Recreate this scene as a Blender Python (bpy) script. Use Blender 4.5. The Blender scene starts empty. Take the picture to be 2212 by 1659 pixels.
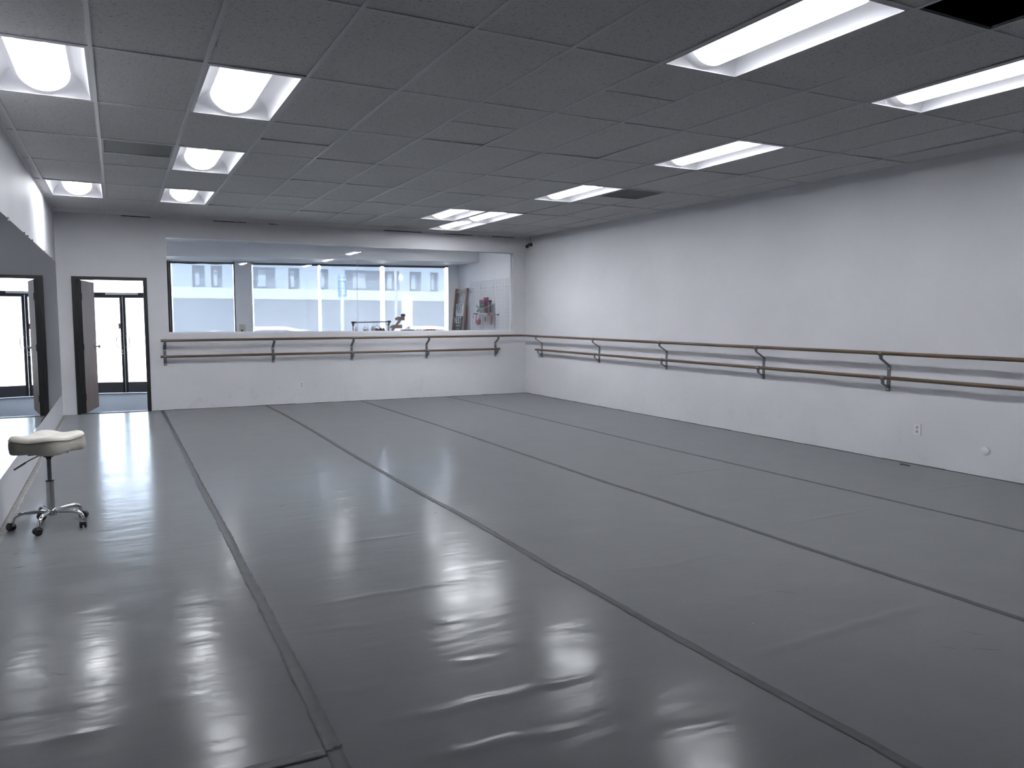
import bpy, math, random
import numpy as np
from mathutils import Vector, Matrix
PI = math.pi
R = math.radians
random.seed(4)
rng = np.random.default_rng(7)
S = bpy.context.scene
COL = S.collection

# ------------------------------------------------------------------ camera
HC = 1.45
F_PX, YAW, PITCH, ROLL = 1651.72, .4747, -.0857, .0015
cam_d = bpy.data.cameras.new('camera')
cam_d.sensor_width = 36.0
cam_d.lens = F_PX / 2212 * 36.0
cam_d.clip_start = .05
cam_d.clip_end = 300
cam = bpy.data.objects.new('camera', cam_d)
COL.objects.link(cam)
fw = Vector((math.sin(YAW) * math.cos(PITCH), math.cos(YAW) * math.cos(PITCH), math.sin(PITCH)))
r0 = Vector((math.cos(YAW), -math.sin(YAW), 0))
u0 = r0.cross(fw)
rr = r0 * math.cos(ROLL) + u0 * math.sin(ROLL)
uu = -r0 * math.sin(ROLL) + u0 * math.cos(ROLL)
cam.matrix_world = Matrix(((rr.x, uu.x, -fw.x, 0), (rr.y, uu.y, -fw.y, 0), (rr.z, uu.z, -fw.z, HC), (0, 0, 0, 1)))
S.camera = cam

# ------------------------------------------------------------------ sky and exposure
SKY = 9.0
SUN = 60.0
LAMP = 80.0
w = bpy.data.worlds.new('overcast_sky')
S.world = w
w.use_nodes = True
nt = w.node_tree
nt.nodes['Background'].inputs[0].default_value = (.90, .955, 1.0, 1)
nt.nodes['Background'].inputs[1].default_value = SKY
sun_d = bpy.data.lights.new('sun', 'SUN')
sun_d.energy = SUN
sun_d.angle = R(.6)
sun_d.color = (1, .985, .96)
sun = bpy.data.objects.new('sun', sun_d)
COL.objects.link(sun)
sun.rotation_euler = Vector((.30, .50, -.85)).to_track_quat('-Z', 'Y').to_euler()
S.view_settings.view_transform = 'Standard'
S.view_settings.look = 'None'
S.view_settings.gamma = 1
S.view_settings.use_curve_mapping = False
S.view_settings.exposure = 0.0
cy = S.cycles
cy.use_denoising = True
cy.max_bounces = 10
cy.diffuse_bounces = 6
cy.glossy_bounces = 5
cy.transmission_bounces = 8
cy.transparent_max_bounces = 16
cy.caustics_reflective = False
cy.caustics_refractive = False
cy.sample_clamp_indirect = 6.0

# ------------------------------------------------------------------ dimensions (metres)
W, L, D, H = 7.0287, -.7768, 13.1103, 2.981
YB = -6.0                                   # far end of the studio behind the camera
TH = .12                                    # partition thickness
LZ = -.14                                   # lobby floor (the studio floor is a raised one)
LH = 2.95                                   # lobby ceiling
FX0, FY0, FS = 7.0287, 16.42, .24           # shop front runs at a slight angle


def fy(x, y0=FY0):
    return y0 + FS * (FX0 - x)


# ------------------------------------------------------------------ materials
MATS = {}


def new_mat(name):
    m = bpy.data.materials.new(name)
    m.use_nodes = True
    return m, m.node_tree.nodes, m.node_tree.links, m.node_tree.nodes['Principled BSDF']


def mat(name, col, rough=.5, metal=0., var=0., scale=8., bump=0., bscale=60., spec=.5, stretch=None, coat=0.):
    if name in MATS:
        return MATS[name]
    m, N, K, p = new_mat(name)
    p.inputs['Base Color'].default_value = (*col, 1)
    p.inputs['Roughness'].default_value = rough
    p.inputs['Metallic'].default_value = metal
    p.inputs['Specular IOR Level'].default_value = spec
    p.inputs['Coat Weight'].default_value = coat
    tc = N.new('ShaderNodeTexCoord')
    mp = N.new('ShaderNodeMapping')
    K.new(tc.outputs['Object'], mp.inputs['Vector'])
    if stretch:
        mp.inputs['Scale'].default_value = stretch
    if var > 0:
        n = N.new('ShaderNodeTexNoise')
        n.inputs['Scale'].default_value = scale
        n.inputs['Detail'].default_value = 4
        K.new(mp.outputs[0], n.inputs['Vector'])
        cr = N.new('ShaderNodeValToRGB')
        cr.color_ramp.elements[0].position = .3
        cr.color_ramp.elements[1].position = .7
        cr.color_ramp.elements[0].color = (*[c * (1 - var) for c in col], 1)
        cr.color_ramp.elements[1].color = (*[min(1, c * (1 + var)) for c in col], 1)
        K.new(n.outputs['Fac'], cr.inputs[0])
        K.new(cr.outputs[0], p.inputs['Base Color'])
    if bump > 0:
        n2 = N.new('ShaderNodeTexNoise')
        n2.inputs['Scale'].default_value = bscale
        n2.inputs['Detail'].default_value = 3
        K.new(mp.outputs[0], n2.inputs['Vector'])
        b = N.new('ShaderNodeBump')
        b.inputs['Strength'].default_value = bump
        b.inputs['Distance'].default_value = .004
        K.new(n2.outputs['Fac'], b.inputs['Height'])
        K.new(b.outputs[0], p.inputs['Normal'])
    MATS[name] = m
    return m


def emit(name, col, strength):
    if name in MATS:
        return MATS[name]
    m, N, K, p = new_mat(name)
    p.inputs['Base Color'].default_value = (.9, .9, .9, 1)
    p.inputs['Emission Color'].default_value = (*col, 1)
    p.inputs['Emission Strength'].default_value = strength
    MATS[name] = m
    return m


def glass(name, tint=(1, 1, 1), refl=1.0):
    """thin clear pane: see-through, with the mirror reflection of a glass surface"""
    if name in MATS:
        return MATS[name]
    m, N, K, p = new_mat(name)
    N.remove(p)
    out = N['Material Output']
    t = N.new('ShaderNodeBsdfTransparent')
    t.inputs[0].default_value = (*tint, 1)
    g = N.new('ShaderNodeBsdfGlossy')
    g.inputs['Roughness'].default_value = .0
    g.inputs['Color'].default_value = (refl, refl, refl, 1)
    f = N.new('ShaderNodeFresnel')
    f.inputs[0].default_value = 1.45
    mx = N.new('ShaderNodeMixShader')
    K.new(f.outputs[0], mx.inputs[0])
    K.new(t.outputs[0], mx.inputs[1])
    K.new(g.outputs[0], mx.inputs[2])
    K.new(mx.outputs[0], out.inputs[0])
    MATS[name] = m
    return m


def screen_fabric(name, col, through):
    """woven solar screen: tiny open holes (transparent) and translucent yarn"""
    if name in MATS:
        return MATS[name]
    m, N, K, p = new_mat(name)
    N.remove(p)
    out = N['Material Output']
    t = N.new('ShaderNodeBsdfTransparent')
    t.inputs[0].default_value = (.86, .94, 1, 1)
    d = N.new('ShaderNodeBsdfDiffuse')
    d.inputs[0].default_value = (*col, 1)
    tl = N.new('ShaderNodeBsdfTranslucent')
    tl.inputs[0].default_value = (*col, 1)
    a = N.new('ShaderNodeMixShader')
    a.inputs[0].default_value = .045
    K.new(d.outputs[0], a.inputs[1])
    K.new(tl.outputs[0], a.inputs[2])
    b = N.new('ShaderNodeMixShader')
    b.inputs[0].default_value = through
    K.new(a.outputs[0], b.inputs[1])
    K.new(t.outputs[0], b.inputs[2])
    K.new(b.outputs[0], out.inputs[0])
    MATS[name] = m
    return m


def mat_wall(name, col, stains=0.):
    """painted plaster: faint roller texture, soft mottling, grubby patches low on the wall"""
    m, N, K, p = new_mat(name)
    p.inputs['Roughness'].default_value = .55
    p.inputs['Specular IOR Level'].default_value = .3
    g = N.new('ShaderNodeNewGeometry')
    n = N.new('ShaderNodeTexNoise')
    n.inputs['Scale'].default_value = 1.3
    n.inputs['Detail'].default_value = 5
    K.new(g.outputs['Position'], n.inputs['Vector'])
    cr = N.new('ShaderNodeValToRGB')
    cr.color_ramp.elements[0].position = .35
    cr.color_ramp.elements[1].position = .65
    cr.color_ramp.elements[0].color = (*[c * .97 for c in col], 1)
    cr.color_ramp.elements[1].color = (*[min(1, c * 1.02) for c in col], 1)
    K.new(n.outputs['Fac'], cr.inputs[0])
    n3 = N.new('ShaderNodeTexNoise')
    n3.inputs['Scale'].default_value = 5
    n3.inputs['Detail'].default_value = 6
    n3.inputs['Roughness'].default_value = .7
    K.new(g.outputs['Position'], n3.inputs['Vector'])
    sx = N.new('ShaderNodeSeparateXYZ')
    K.new(g.outputs['Position'], sx.inputs[0])
    mr = N.new('ShaderNodeMapRange')
    mr.inputs['From Min'].default_value = .62
    mr.inputs['From Max'].default_value = .0
    mr.inputs['To Min'].default_value = 0
    mr.inputs['To Max'].default_value = 1
    K.new(sx.outputs[2], mr.inputs[0])
    c3 = N.new('ShaderNodeValToRGB')
    c3.color_ramp.elements[0].position = .56
    c3.color_ramp.elements[1].position = .75
    c3.color_ramp.elements[0].color = (0, 0, 0, 1)
    K.new(n3.outputs['Fac'], c3.inputs[0])
    mul = N.new('ShaderNodeMath')
    mul.operation = 'MULTIPLY'
    K.new(mr.outputs[0], mul.inputs[0])
    K.new(c3.outputs[0], mul.inputs[1])
    mu2 = N.new('ShaderNodeMath')
    mu2.operation = 'MULTIPLY'
    mu2.inputs[1].default_value = stains
    K.new(mul.outputs[0], mu2.inputs[0])
    mx = N.new('ShaderNodeMixRGB')
    mx.inputs[2].default_value = (.42, .40, .36, 1)
    K.new(mu2.outputs[0], mx.inputs[0])
    K.new(cr.outputs[0], mx.inputs[1])
    K.new(mx.outputs[0], p.inputs['Base Color'])
    n2 = N.new('ShaderNodeTexNoise')
    n2.inputs['Scale'].default_value = 90
    K.new(g.outputs['Position'], n2.inputs['Vector'])
    b = N.new('ShaderNodeBump')
    b.inputs['Strength'].default_value = .12
    b.inputs['Distance'].default_value = .003
    K.new(n2.outputs['Fac'], b.inputs['Height'])
    K.new(b.outputs[0], p.inputs['Normal'])
    MATS[name] = m
    return m


def mat_floor():
    """grey vinyl dance floor: satin sheen, mottled scuffing, fine cross wrinkles"""
    m, N, K, p = new_mat('grey_vinyl_floor')
    g = N.new('ShaderNodeNewGeometry')
    base = (.140, .142, .149)
    n = N.new('ShaderNodeTexNoise')
    n.inputs['Scale'].default_value = 2.6
    n.inputs['Detail'].default_value = 4
    n.inputs['Roughness'].default_value = .5
    K.new(g.outputs['Position'], n.inputs['Vector'])
    cr = N.new('ShaderNodeValToRGB')
    cr.color_ramp.elements[0].position = .2
    cr.color_ramp.elements[1].position = .8
    cr.color_ramp.elements[0].color = (*[c * .90 for c in base], 1)
    cr.color_ramp.elements[1].color = (*[c * 1.08 for c in base], 1)
    K.new(n.outputs['Fac'], cr.inputs[0])
    # small dark scuff flecks
    mp = N.new('ShaderNodeMapping')
    mp.inputs['Scale'].default_value = (9, 26, 1)
    mp.inputs['Rotation'].default_value = (0, 0, .5)
    K.new(g.outputs['Position'], mp.inputs['Vector'])
    ns = N.new('ShaderNodeTexNoise')
    ns.inputs['Scale'].default_value = 1.6
    ns.inputs['Detail'].default_value = 2
    K.new(mp.outputs[0], ns.inputs['Vector'])
    cs = N.new('ShaderNodeValToRGB')
    cs.color_ramp.elements[0].position = .735
    cs.color_ramp.elements[1].position = .78
    cs.color_ramp.elements[0].color = (0, 0, 0, 1)
    K.new(ns.outputs['Fac'], cs.inputs[0])
    mx = N.new('ShaderNodeMixRGB')
    mx.inputs[2].default_value = (.09, .09, .095, 1)
    ms = N.new('ShaderNodeMath')
    ms.operation = 'MULTIPLY'
    ms.inputs[1].default_value = .55
    K.new(cs.outputs[0], ms.inputs[0])
    K.new(ms.outputs[0], mx.inputs[0])
    K.new(cr.outputs[0], mx.inputs[1])
    K.new(mx.outputs[0], p.inputs['Base Color'])
    # roughness
    n2 = N.new('ShaderNodeTexNoise')
    n2.inputs['Scale'].default_value = 4
    n2.inputs['Detail'].default_value = 3
    n2.inputs['Roughness'].default_value = .5
    K.new(g.outputs['Position'], n2.inputs['Vector'])
    mr = N.new('ShaderNodeMapRange')
    mr.inputs['From Min'].default_value = .3
    mr.inputs['From Max'].default_value = .7
    mr.inputs['To Min'].default_value = .14
    mr.inputs['To Max'].default_value = .23
    K.new(n2.outputs['Fac'], mr.inputs[0])
    K.new(mr.outputs[0], p.inputs['Roughness'])
    p.inputs['Specular IOR Level'].default_value = .11
    p.inputs['Sheen Weight'].default_value = .5
    p.inputs['Sheen Roughness'].default_value = .45
    p.inputs['Sheen Tint'].default_value = (.95, .97, 1, 1)
    # fine wrinkles running across each roll
    mp2 = N.new('ShaderNodeMapping')
    mp2.inputs['Scale'].default_value = (5, 22, 1)
    K.new(g.outputs['Position'], mp2.inputs['Vector'])
    n3 = N.new('ShaderNodeTexNoise')
    n3.inputs['Scale'].default_value = 1
    n3.inputs['Detail'].default_value = 3
    K.new(mp2.outputs[0], n3.inputs['Vector'])
    b = N.new('ShaderNodeBump')
    b.inputs['Strength'].default_value = .25
    b.inputs['Distance'].default_value = .004
    K.new(n3.outputs['Fac'], b.inputs['Height'])
    n4 = N.new('ShaderNodeTexNoise')
    n4.inputs['Scale'].default_value = 28
    n4.inputs['Detail'].default_value = 5
    n4.inputs['Distortion'].default_value = .8
    K.new(g.outputs['Position'], n4.inputs['Vector'])
    b2 = N.new('ShaderNodeBump')
    b2.inputs['Strength'].default_value = .30
    b2.inputs['Distance'].default_value = .0010
    K.new(n4.outputs['Fac'], b2.inputs['Height'])
    K.new(b.outputs[0], b2.inputs['Normal'])
    K.new(b2.outputs[0], p.inputs['Normal'])
    MATS['floor'] = m
    return m


def mat_tile():
    """mineral-fibre ceiling tile: off white with small dark fissures"""
    m, N, K, p = new_mat('ceiling_tile')
    p.inputs['Roughness'].default_value = .85
    p.inputs['Specular IOR Level'].default_value = .15
    g = N.new('ShaderNodeNewGeometry')
    mp = N.new('ShaderNodeMapping')
    mp.inputs['Scale'].default_value = (55, 90, 1)
    K.new(g.outputs['Position'], mp.inputs['Vector'])
    n = N.new('ShaderNodeTexNoise')
    n.inputs['Scale'].default_value = 1
    n.inputs['Detail'].default_value = 3
    n.inputs['Distortion'].default_value = 1.2
    K.new(mp.outputs[0], n.inputs['Vector'])
    cr = N.new('ShaderNodeValToRGB')
    e = cr.color_ramp.elements
    e[0].position = .30
    e[0].color = (.44, .44, .435, 1)
    e[1].position = .42
    e[1].color = (.92, .92, .91, 1)
    K.new(n.outputs['Fac'], cr.inputs[0])
    n2 = N.new('ShaderNodeTexNoise')
    n2.inputs['Scale'].default_value = .9
    n2.inputs['Detail'].default_value = 3
    K.new(g.outputs['Position'], n2.inputs['Vector'])
    mr = N.new('ShaderNodeMapRange')
    mr.inputs['To Min'].default_value = .9
    mr.inputs['To Max'].default_value = 1.08
    K.new(n2.outputs['Fac'], mr.inputs[0])
    mx = N.new('ShaderNodeMixRGB')
    mx.blend_type = 'MULTIPLY'
    mx.inputs[0].default_value = 1
    K.new(cr.outputs[0], mx.inputs[1])
    K.new(mr.outputs[0], mx.inputs[2])
    K.new(mx.outputs[0], p.inputs['Base Color'])
    b = N.new('ShaderNodeBump')
    b.inputs['Strength'].default_value = .4
    b.inputs['Distance'].default_value = .003
    K.new(n.outputs['Fac'], b.inputs['Height'])
    K.new(b.outputs[0], p.inputs['Normal'])
    MATS['tile'] = m
    return m


def mat_wood(name, c1, c2, rough=.5, scale=6, axis=2):
    if name in MATS:
        return MATS[name]
    m, N, K, p = new_mat(name)
    tc = N.new('ShaderNodeTexCoord')
    mp = N.new('ShaderNodeMapping')
    sc = [scale * 6, scale * 6, scale * 6]
    sc[axis] = scale * .35
    mp.inputs['Scale'].default_value = sc
    K.new(tc.outputs['Object'], mp.inputs['Vector'])
    n = N.new('ShaderNodeTexNoise')
    n.inputs['Scale'].default_value = 1.0
    n.inputs['Detail'].default_value = 5
    n.inputs['Distortion'].default_value = .6
    K.new(mp.outputs[0], n.inputs['Vector'])
    cr = N.new('ShaderNodeValToRGB')
    cr.color_ramp.elements[0].position = .33
    cr.color_ramp.elements[1].position = .67
    cr.color_ramp.elements[0].color = (*c1, 1)
    cr.color_ramp.elements[1].color = (*c2, 1)
    K.new(n.outputs['Fac'], cr.inputs[0])
    K.new(cr.outputs[0], p.inputs['Base Color'])
    p.inputs['Roughness'].default_value = rough
    b = N.new('ShaderNodeBump')
    b.inputs['Strength'].default_value = .15
    b.inputs['Distance'].default_value = .002
    K.new(n.outputs['Fac'], b.inputs['Height'])
    K.new(b.outputs[0], p.inputs['Normal'])
    MATS[name] = m
    return m


M_WALL = mat_wall('white_wall_paint', (.75, .75, .785), .3)
M_LWALL = mat_wall('lobby_wall_paint', (.80, .81, .83), .2)
M_BACK = mat_wall('rear_wall_paint', (.5, .5, .52), .3)
M_FLOOR = mat_floor()
M_TILE = mat_tile()
M_TEE = mat('white_tee_metal', (.90, .90, .90), .4, spec=.4)
M_PLENUM = mat('dark_void', (.02, .02, .022), .9)  # shade put into the colour: near black so the missing-tile hole looks dark
M_TAPE = mat('grey_floor_tape', (.066, .067, .070), .5, spec=.25, var=.12, scale=14, bump=.2, bscale=80)
M_EDGE = mat('worn_grey_edge_tape', (.21, .20, .19), .5, var=.35, scale=22)
M_BLACK = mat('black_painted_frame', (.012, .013, .014), .35)
M_DOOR = mat_wood('walnut_veneer', (.075, .045, .033), (.155, .10, .078), .6, 5)
M_BARRE = mat_wood('stained_rail_wood', (.070, .043, .025), (.160, .102, .060), .38, 4, 0)
M_BARRE_Y = mat_wood('stained_rail_wood_side', (.070, .043, .025), (.160, .102, .060), .38, 4, 1)
M_STEEL = mat('dull_grey_steel', (.165, .175, .19), .42, metal=.55, var=.1, scale=30)
M_SCREW = mat('bright_zinc', (.6, .6, .62), .3, metal=.9)
M_CHROME = mat('chrome', (.85, .85, .87), .08, metal=1)
M_SATIN = mat('satin_metal', (.50, .51, .53), .3, metal=.9)
M_PAN = mat('white_enamel_reflector', (.74, .74, .77), .4)


def lamp_mat():
    # the tubes sit over the middle of the basket: its centre line gives the most light
    m, N, K, p = new_mat('lit_diffuser')
    tc = N.new('ShaderNodeTexCoord')
    sx = N.new('ShaderNodeSeparateXYZ')
    K.new(tc.outputs['Object'], sx.inputs[0])
    ab = N.new('ShaderNodeMath')
    ab.operation = 'ABSOLUTE'
    K.new(sx.outputs[0], ab.inputs[0])
    mr = N.new('ShaderNodeMapRange')
    mr.interpolation_type = 'SMOOTHSTEP'
    mr.inputs['From Min'].default_value = .0
    mr.inputs['From Max'].default_value = .102
    mr.inputs['To Min'].default_value = LAMP
    mr.inputs['To Max'].default_value = 1.15
    K.new(ab.outputs[0], mr.inputs[0])
    p.inputs['Base Color'].default_value = (.9, .9, .9, 1)
    p.inputs['Emission Color'].default_value = (.93, .95, 1.0, 1)
    K.new(mr.outputs[0], p.inputs['Emission Strength'])
    return m


M_LAMP = lamp_mat()
M_LAMPEND = emit('lit_basket_end', (.93, .95, 1.0), 1.1)
M_WHITEP = mat('white_plastic', (.80, .80, .82), .3)
M_DARKP = mat('black_plastic', (.02, .02, .022), .4)
M_CREAM = mat('cream_vinyl', (.70, .665, .59), .38, var=.06, scale=10, bump=.15, bscale=40)
M_PIPING = mat('tan_piping', (.20, .165, .13), .5)
M_UNDER = mat('black_under_cloth', (.03, .03, .03), .8)
M_CARPET = mat('blue_grey_carpet', (.23, .26, .31), .95, var=.15, scale=120, bump=.6, bscale=300)
M_BRONZE = mat('dark_bronze_frame', (.022, .022, .026), .4, metal=.2)
M_KICK = mat('dark_kick_plate', (.055, .056, .062), .45, var=.1)
M_GLASS = glass('partition_glass', (.985, .99, .99))
M_GLASS2 = glass('shop_glass', (.97, .98, .98))
M_SHADE = screen_fabric('white_solar_screen', (.80, .86, .95), .078)
M_WIRE = mat('white_coated_wire', (.55, .57, .58), .4)

# mirror
M_MIRROR, _N, _K, _p = new_mat('mirror_silver')
_p.inputs['Base Color'].default_value = (.86, .90, .90, 1)
_p.inputs['Metallic'].default_value = 1
_p.inputs['Roughness'].default_value = .0


def perforated(name, col, through):
    m, N, K, p = new_mat(name)
    p.inputs['Base Color'].default_value = (*col, 1)
    p.inputs['Roughness'].default_value = .5
    t = N.new('ShaderNodeBsdfTransparent')
    mx = N.new('ShaderNodeMixShader')
    mx.inputs[0].default_value = through
    K.new(p.outputs[0], mx.inputs[1])
    K.new(t.outputs[0], mx.inputs[2])
    K.new(mx.outputs[0], N['Material Output'].inputs[0])
    return m


M_PERF = perforated('perforated_vent_face', (.36, .36, .35), .5)


# ------------------------------------------------------------------ mesh helper
class MB:
    def __init__(s):
        s.v, s.f, s.m = [], [], []

    def add(s, vs, fs, mi=0):
        o = len(s.v)
        s.v += [tuple(p) for p in vs]
        s.f += [tuple(i + o for i in f) for f in fs]
        s.m += [mi] * len(fs)
        return s

    def box(s, x0, x1, y0, y1, z0, z1, M=None, mi=0):
        vs = [(x, y, z) for z in (z0, z1) for y in (y0, y1) for x in (x0, x1)]
        if M is not None:
            vs = [M @ Vector(p) for p in vs]
        return s.add(vs, [(0, 2, 3, 1), (4, 5, 7, 6), (0, 1, 5, 4), (2, 6, 7, 3), (0, 4, 6, 2), (1, 3, 7, 5)], mi)

    def tube(s, path, r, n=12, cap=True, closed=False, mi=0, flat=None):
        """round tube along a path; r may be a list"""
        P = [Vector(p) for p in path]
        k = len(P)
        rs = r if isinstance(r, (list, tuple)) else [r] * k
        up = None
        rings = []
        for i in range(k):
            if closed:
                t = (P[(i + 1) % k] - P[i - 1]).normalized()
            else:
                t = (P[min(i + 1, k - 1)] - P[max(i - 1, 0)]).normalized()
            if up is None:
                a = Vector((0, 0, 1)) if abs(t.z) < .9 else Vector((1, 0, 0))
                up = (a - t * a.dot(t)).normalized()
            else:
                up = (up - t * up.dot(t)).normalized()
            b = t.cross(up)
            rings.append([P[i] + (up * math.cos(2 * PI * j / n) + b * math.sin(2 * PI * j / n)) * rs[i] for j in range(n)])
        vs = [p for q in rings for p in q]
        fs = []
        for i in range(k if closed else k - 1):
            a, c = i * n, ((i + 1) % k) * n
            for j in range(n):
                fs.append((a + j, a + (j + 1) % n, c + (j + 1) % n, c + j))
        if cap and not closed:
            fs.append(tuple(range(n))[::-1])
            fs.append(tuple(range((k - 1) * n, k * n)))
        return s.add(vs, fs, mi)

    def cyl(s, p0, p1, r, n=20, mi=0):
        return s.tube([p0, p1], r, n, mi=mi)

    def lathe(s, prof, n=28, c=(0, 0, 0), axis='z', mi=0):
        vs, fs = [], []
        for (r, h) in prof:
            for j in range(n):
                a = 2 * PI * j / n
                p = (r * math.cos(a), r * math.sin(a), h)
                if axis == 'x':
                    p = (p[2], p[0], p[1])
                if axis == 'y':
                    p = (p[0], p[2], p[1])
                vs.append((p[0] + c[0], p[1] + c[1], p[2] + c[2]))
        for i in range(len(prof) - 1):
            for j in range(n):
                fs.append((i * n + j, i * n + (j + 1) % n, (i + 1) * n + (j + 1) % n, (i + 1) * n + j))
        fs.append(tuple(range(n))[::-1])
        fs.append(tuple(range((len(prof) - 1) * n, len(prof) * n)))
        return s.add(vs, fs, mi)

    def strap(s, path, wdir, w, th, mi=0):
        """flat bar following a path; wdir = direction of its width"""
        P = [Vector(p) for p in path]
        wd = Vector(wdir).normalized() * w / 2
        vs, fs = [], []
        k = len(P)
        for i in range(k):
            t = (P[min(i + 1, k - 1)] - P[max(i - 1, 0)]).normalized()
            nn = t.cross(Vector(wdir)).normalized() * th / 2
            vs += [P[i] - wd - nn, P[i] + wd - nn, P[i] + wd + nn, P[i] - wd + nn]
        for i in range(k - 1):
            for j in range(4):
                fs.append((i * 4 + j, i * 4 + (j + 1) % 4, i * 4 + 4 + (j + 1) % 4, i * 4 + 4 + j))
        fs.append((3, 2, 1, 0))
        fs.append((k * 4 - 4, k * 4 - 3, k * 4 - 2, k * 4 - 1))
        return s.add(vs, fs, mi)

    def prism(s, poly, h0, h1, plane='xy', mi=0):
        """extrude a polygon"""
        def mk(a, b, h):
            return {'xy': (a, b, h), 'xz': (a, h, b), 'yz': (h, a, b)}[plane]
        n = len(poly)
        vs = [mk(a, b, h0) for a, b in poly] + [mk(a, b, h1) for a, b in poly]
        fs = [tuple(range(n))[::-1], tuple(range(n, 2 * n))]
        fs += [(i, (i + 1) % n, n + (i + 1) % n, n + i) for i in range(n)]
        return s.add(vs, fs, mi)

    def ball(s, c, r, n=12, sx=1, sy=1, sz=1, mi=0):
        prof = [(max(1e-4, r * math.sin(PI * i / n)), -r * math.cos(PI * i / n)) for i in range(n + 1)]
        o = len(s.v)
        s.lathe(prof, n * 2, mi=mi)
        for i in range(o, len(s.v)):
            p = s.v[i]
            s.v[i] = (p[0] * sx + c[0], p[1] * sy + c[1], p[2] * sz + c[2])
        return s

    def xf(s, M):
        s.v = [tuple(M @ Vector(p)) for p in s.v]
        return s

    def build(s, name, mats, parent=None, smooth=False, bevel=0., seg=2, angle=35, world=False):
        me = bpy.data.meshes.new(name)
        vs = s.v
        if world and parent is not None:
            inv = full(parent).inverted()
            vs = [tuple(inv @ Vector(p)) for p in vs]
        me.from_pydata(vs, [], s.f)
        me.validate()
        o = bpy.data.objects.new(name, me)
        COL.objects.link(o)
        for mm in (mats if isinstance(mats, (list, tuple)) else [mats]):
            me.materials.append(mm)
        if len(me.materials) > 1 and len(me.polygons) == len(s.m):
            me.polygons.foreach_set('material_index', s.m)
        if parent is not None:
            o.parent = parent
        import bmesh
        bm = bmesh.new()
        bm.from_mesh(me)
        bmesh.ops.recalc_face_normals(bm, faces=bm.faces)
        bm.to_mesh(me)
        bm.free()
        if bevel > 0:
            b = o.modifiers.new('bevel', 'BEVEL')
            b.width = bevel
            b.segments = seg
            b.limit_method = 'ANGLE'
            b.angle_limit = R(40)
        if smooth:
            me.set_sharp_from_angle(angle=R(angle))
            me.polygons.foreach_set('use_smooth', [True] * len(me.polygons))
        return o


def full(o):
    m = o.matrix_basis.copy()
    p = o.parent
    while p is not None:
        m = p.matrix_basis @ m
        p = p.parent
    return m


def tag(o, label=None, cat=None, group=None, kind=None):
    if label:
        o['label'] = label
    if cat:
        o['category'] = cat
    if group:
        o['group'] = group
    if kind:
        o['kind'] = kind
    return o


def thing(name, label, cat, loc=(0, 0, 0), rz=0., group=None, kind=None):
    o = bpy.data.objects.new(name, None)
    o.empty_display_size = .1
    COL.objects.link(o)
    o.location = loc
    o.rotation_euler = (0, 0, rz)
    return tag(o, label, cat, group, kind)


def copy_tree(o, parent=None):
    c = o.copy()
    COL.objects.link(c)
    if parent is not None:
        c.parent = parent
    for ch in [x for x in COL.objects if x.parent == o]:
        copy_tree(ch, c)
    return c


def text_mesh(body, size, name, material, parent, M, extrude=.0004, align='CENTER', sx=1.0):
    cu = bpy.data.curves.new(name, 'FONT')
    cu.body = body
    cu.size = size
    cu.extrude = extrude
    cu.align_x = align
    cu.align_y = 'CENTER'
    t = bpy.data.objects.new(name, cu)
    COL.objects.link(t)
    dg = bpy.context.evaluated_depsgraph_get()
    me = bpy.data.meshes.new_from_object(t.evaluated_get(dg))
    bpy.data.objects.remove(t)
    bpy.data.curves.remove(cu)
    me.transform(M @ Matrix.Diagonal((sx, 1, 1, 1)))
    me.materials.clear()
    me.materials.append(material)
    o = bpy.data.objects.new(name, me)
    COL.objects.link(o)
    o.parent = parent
    return o


# ================================================================== STRUCTURE
# ---- studio floor, a real surface with ridges where the vinyl has bubbled
RIDGES = [  # (points, height, half width)
    ([(.80, 3.80), (1.07, 3.81), (1.27, 3.80), (1.48, 3.80), (1.70, 3.77)], .0075, .020),
    ([(1.20, 4.80), (1.48, 4.80), (1.80, 4.80)], .0045, .016),
    ([(.78, 2.56), (1.0, 2.54), (1.29, 2.535), (1.68, 2.53)], .0085, .028),
    ([(.76, 3.48), (1.05, 3.43)], .004, .018),
    ([(.80, 2.28), (1.15, 2.25), (1.45, 2.20)], .007, .024),
    ([(1.20, 2.89), (1.42, 2.85)], .006, .018),
    ([(2.33, 2.35), (2.6, 2.366), (3.07, 2.385), (3.66, 2.41)], .0075, .030),
    ([(4.40, 5.62), (5.30, 5.58)], .0055, .018),
    ([(4.20, 3.84), (5.10, 3.874)], .005, .018),
    ([(2.42, 3.575), (2.86, 3.49), (3.32, 3.56)], .003, .03),
    ([(.62, 2.87), (.92, 2.82)], .003, .024),
    ([(1.08, 7.20), (1.69, 7.19), (2.07, 7.25)], .0028, .012),
    ([(2.3, 7.30), (3.02, 7.42)], .0028, .012),
    ([(.96, 6.06), (1.41, 6.04), (2.04, 6.035)], .0028, .012),
    ([(6.0, 4.07), (6.8, 4.05)], .004, .02),
    ([(1.55, 2.05), (2.05, 2.0)], .006, .03),
    ([(-.35, 2.97), (-.1, 2.95)], .004, .03),
]
BUMPS = [(.83, 5.25), (1.15, 5.55), (1.22, 5.42), (1.0, 4.15), (1.02, 6.15), (1.3, 5.9), (1.55, 5.65), (.95, 3.2),
         (1.6, 6.3), (1.45, 4.5), (.27, 3.58), (1.35, 3.3), (1.25, 3.1), (1.75, 3.4), (2.9, 2.9)]


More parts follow.
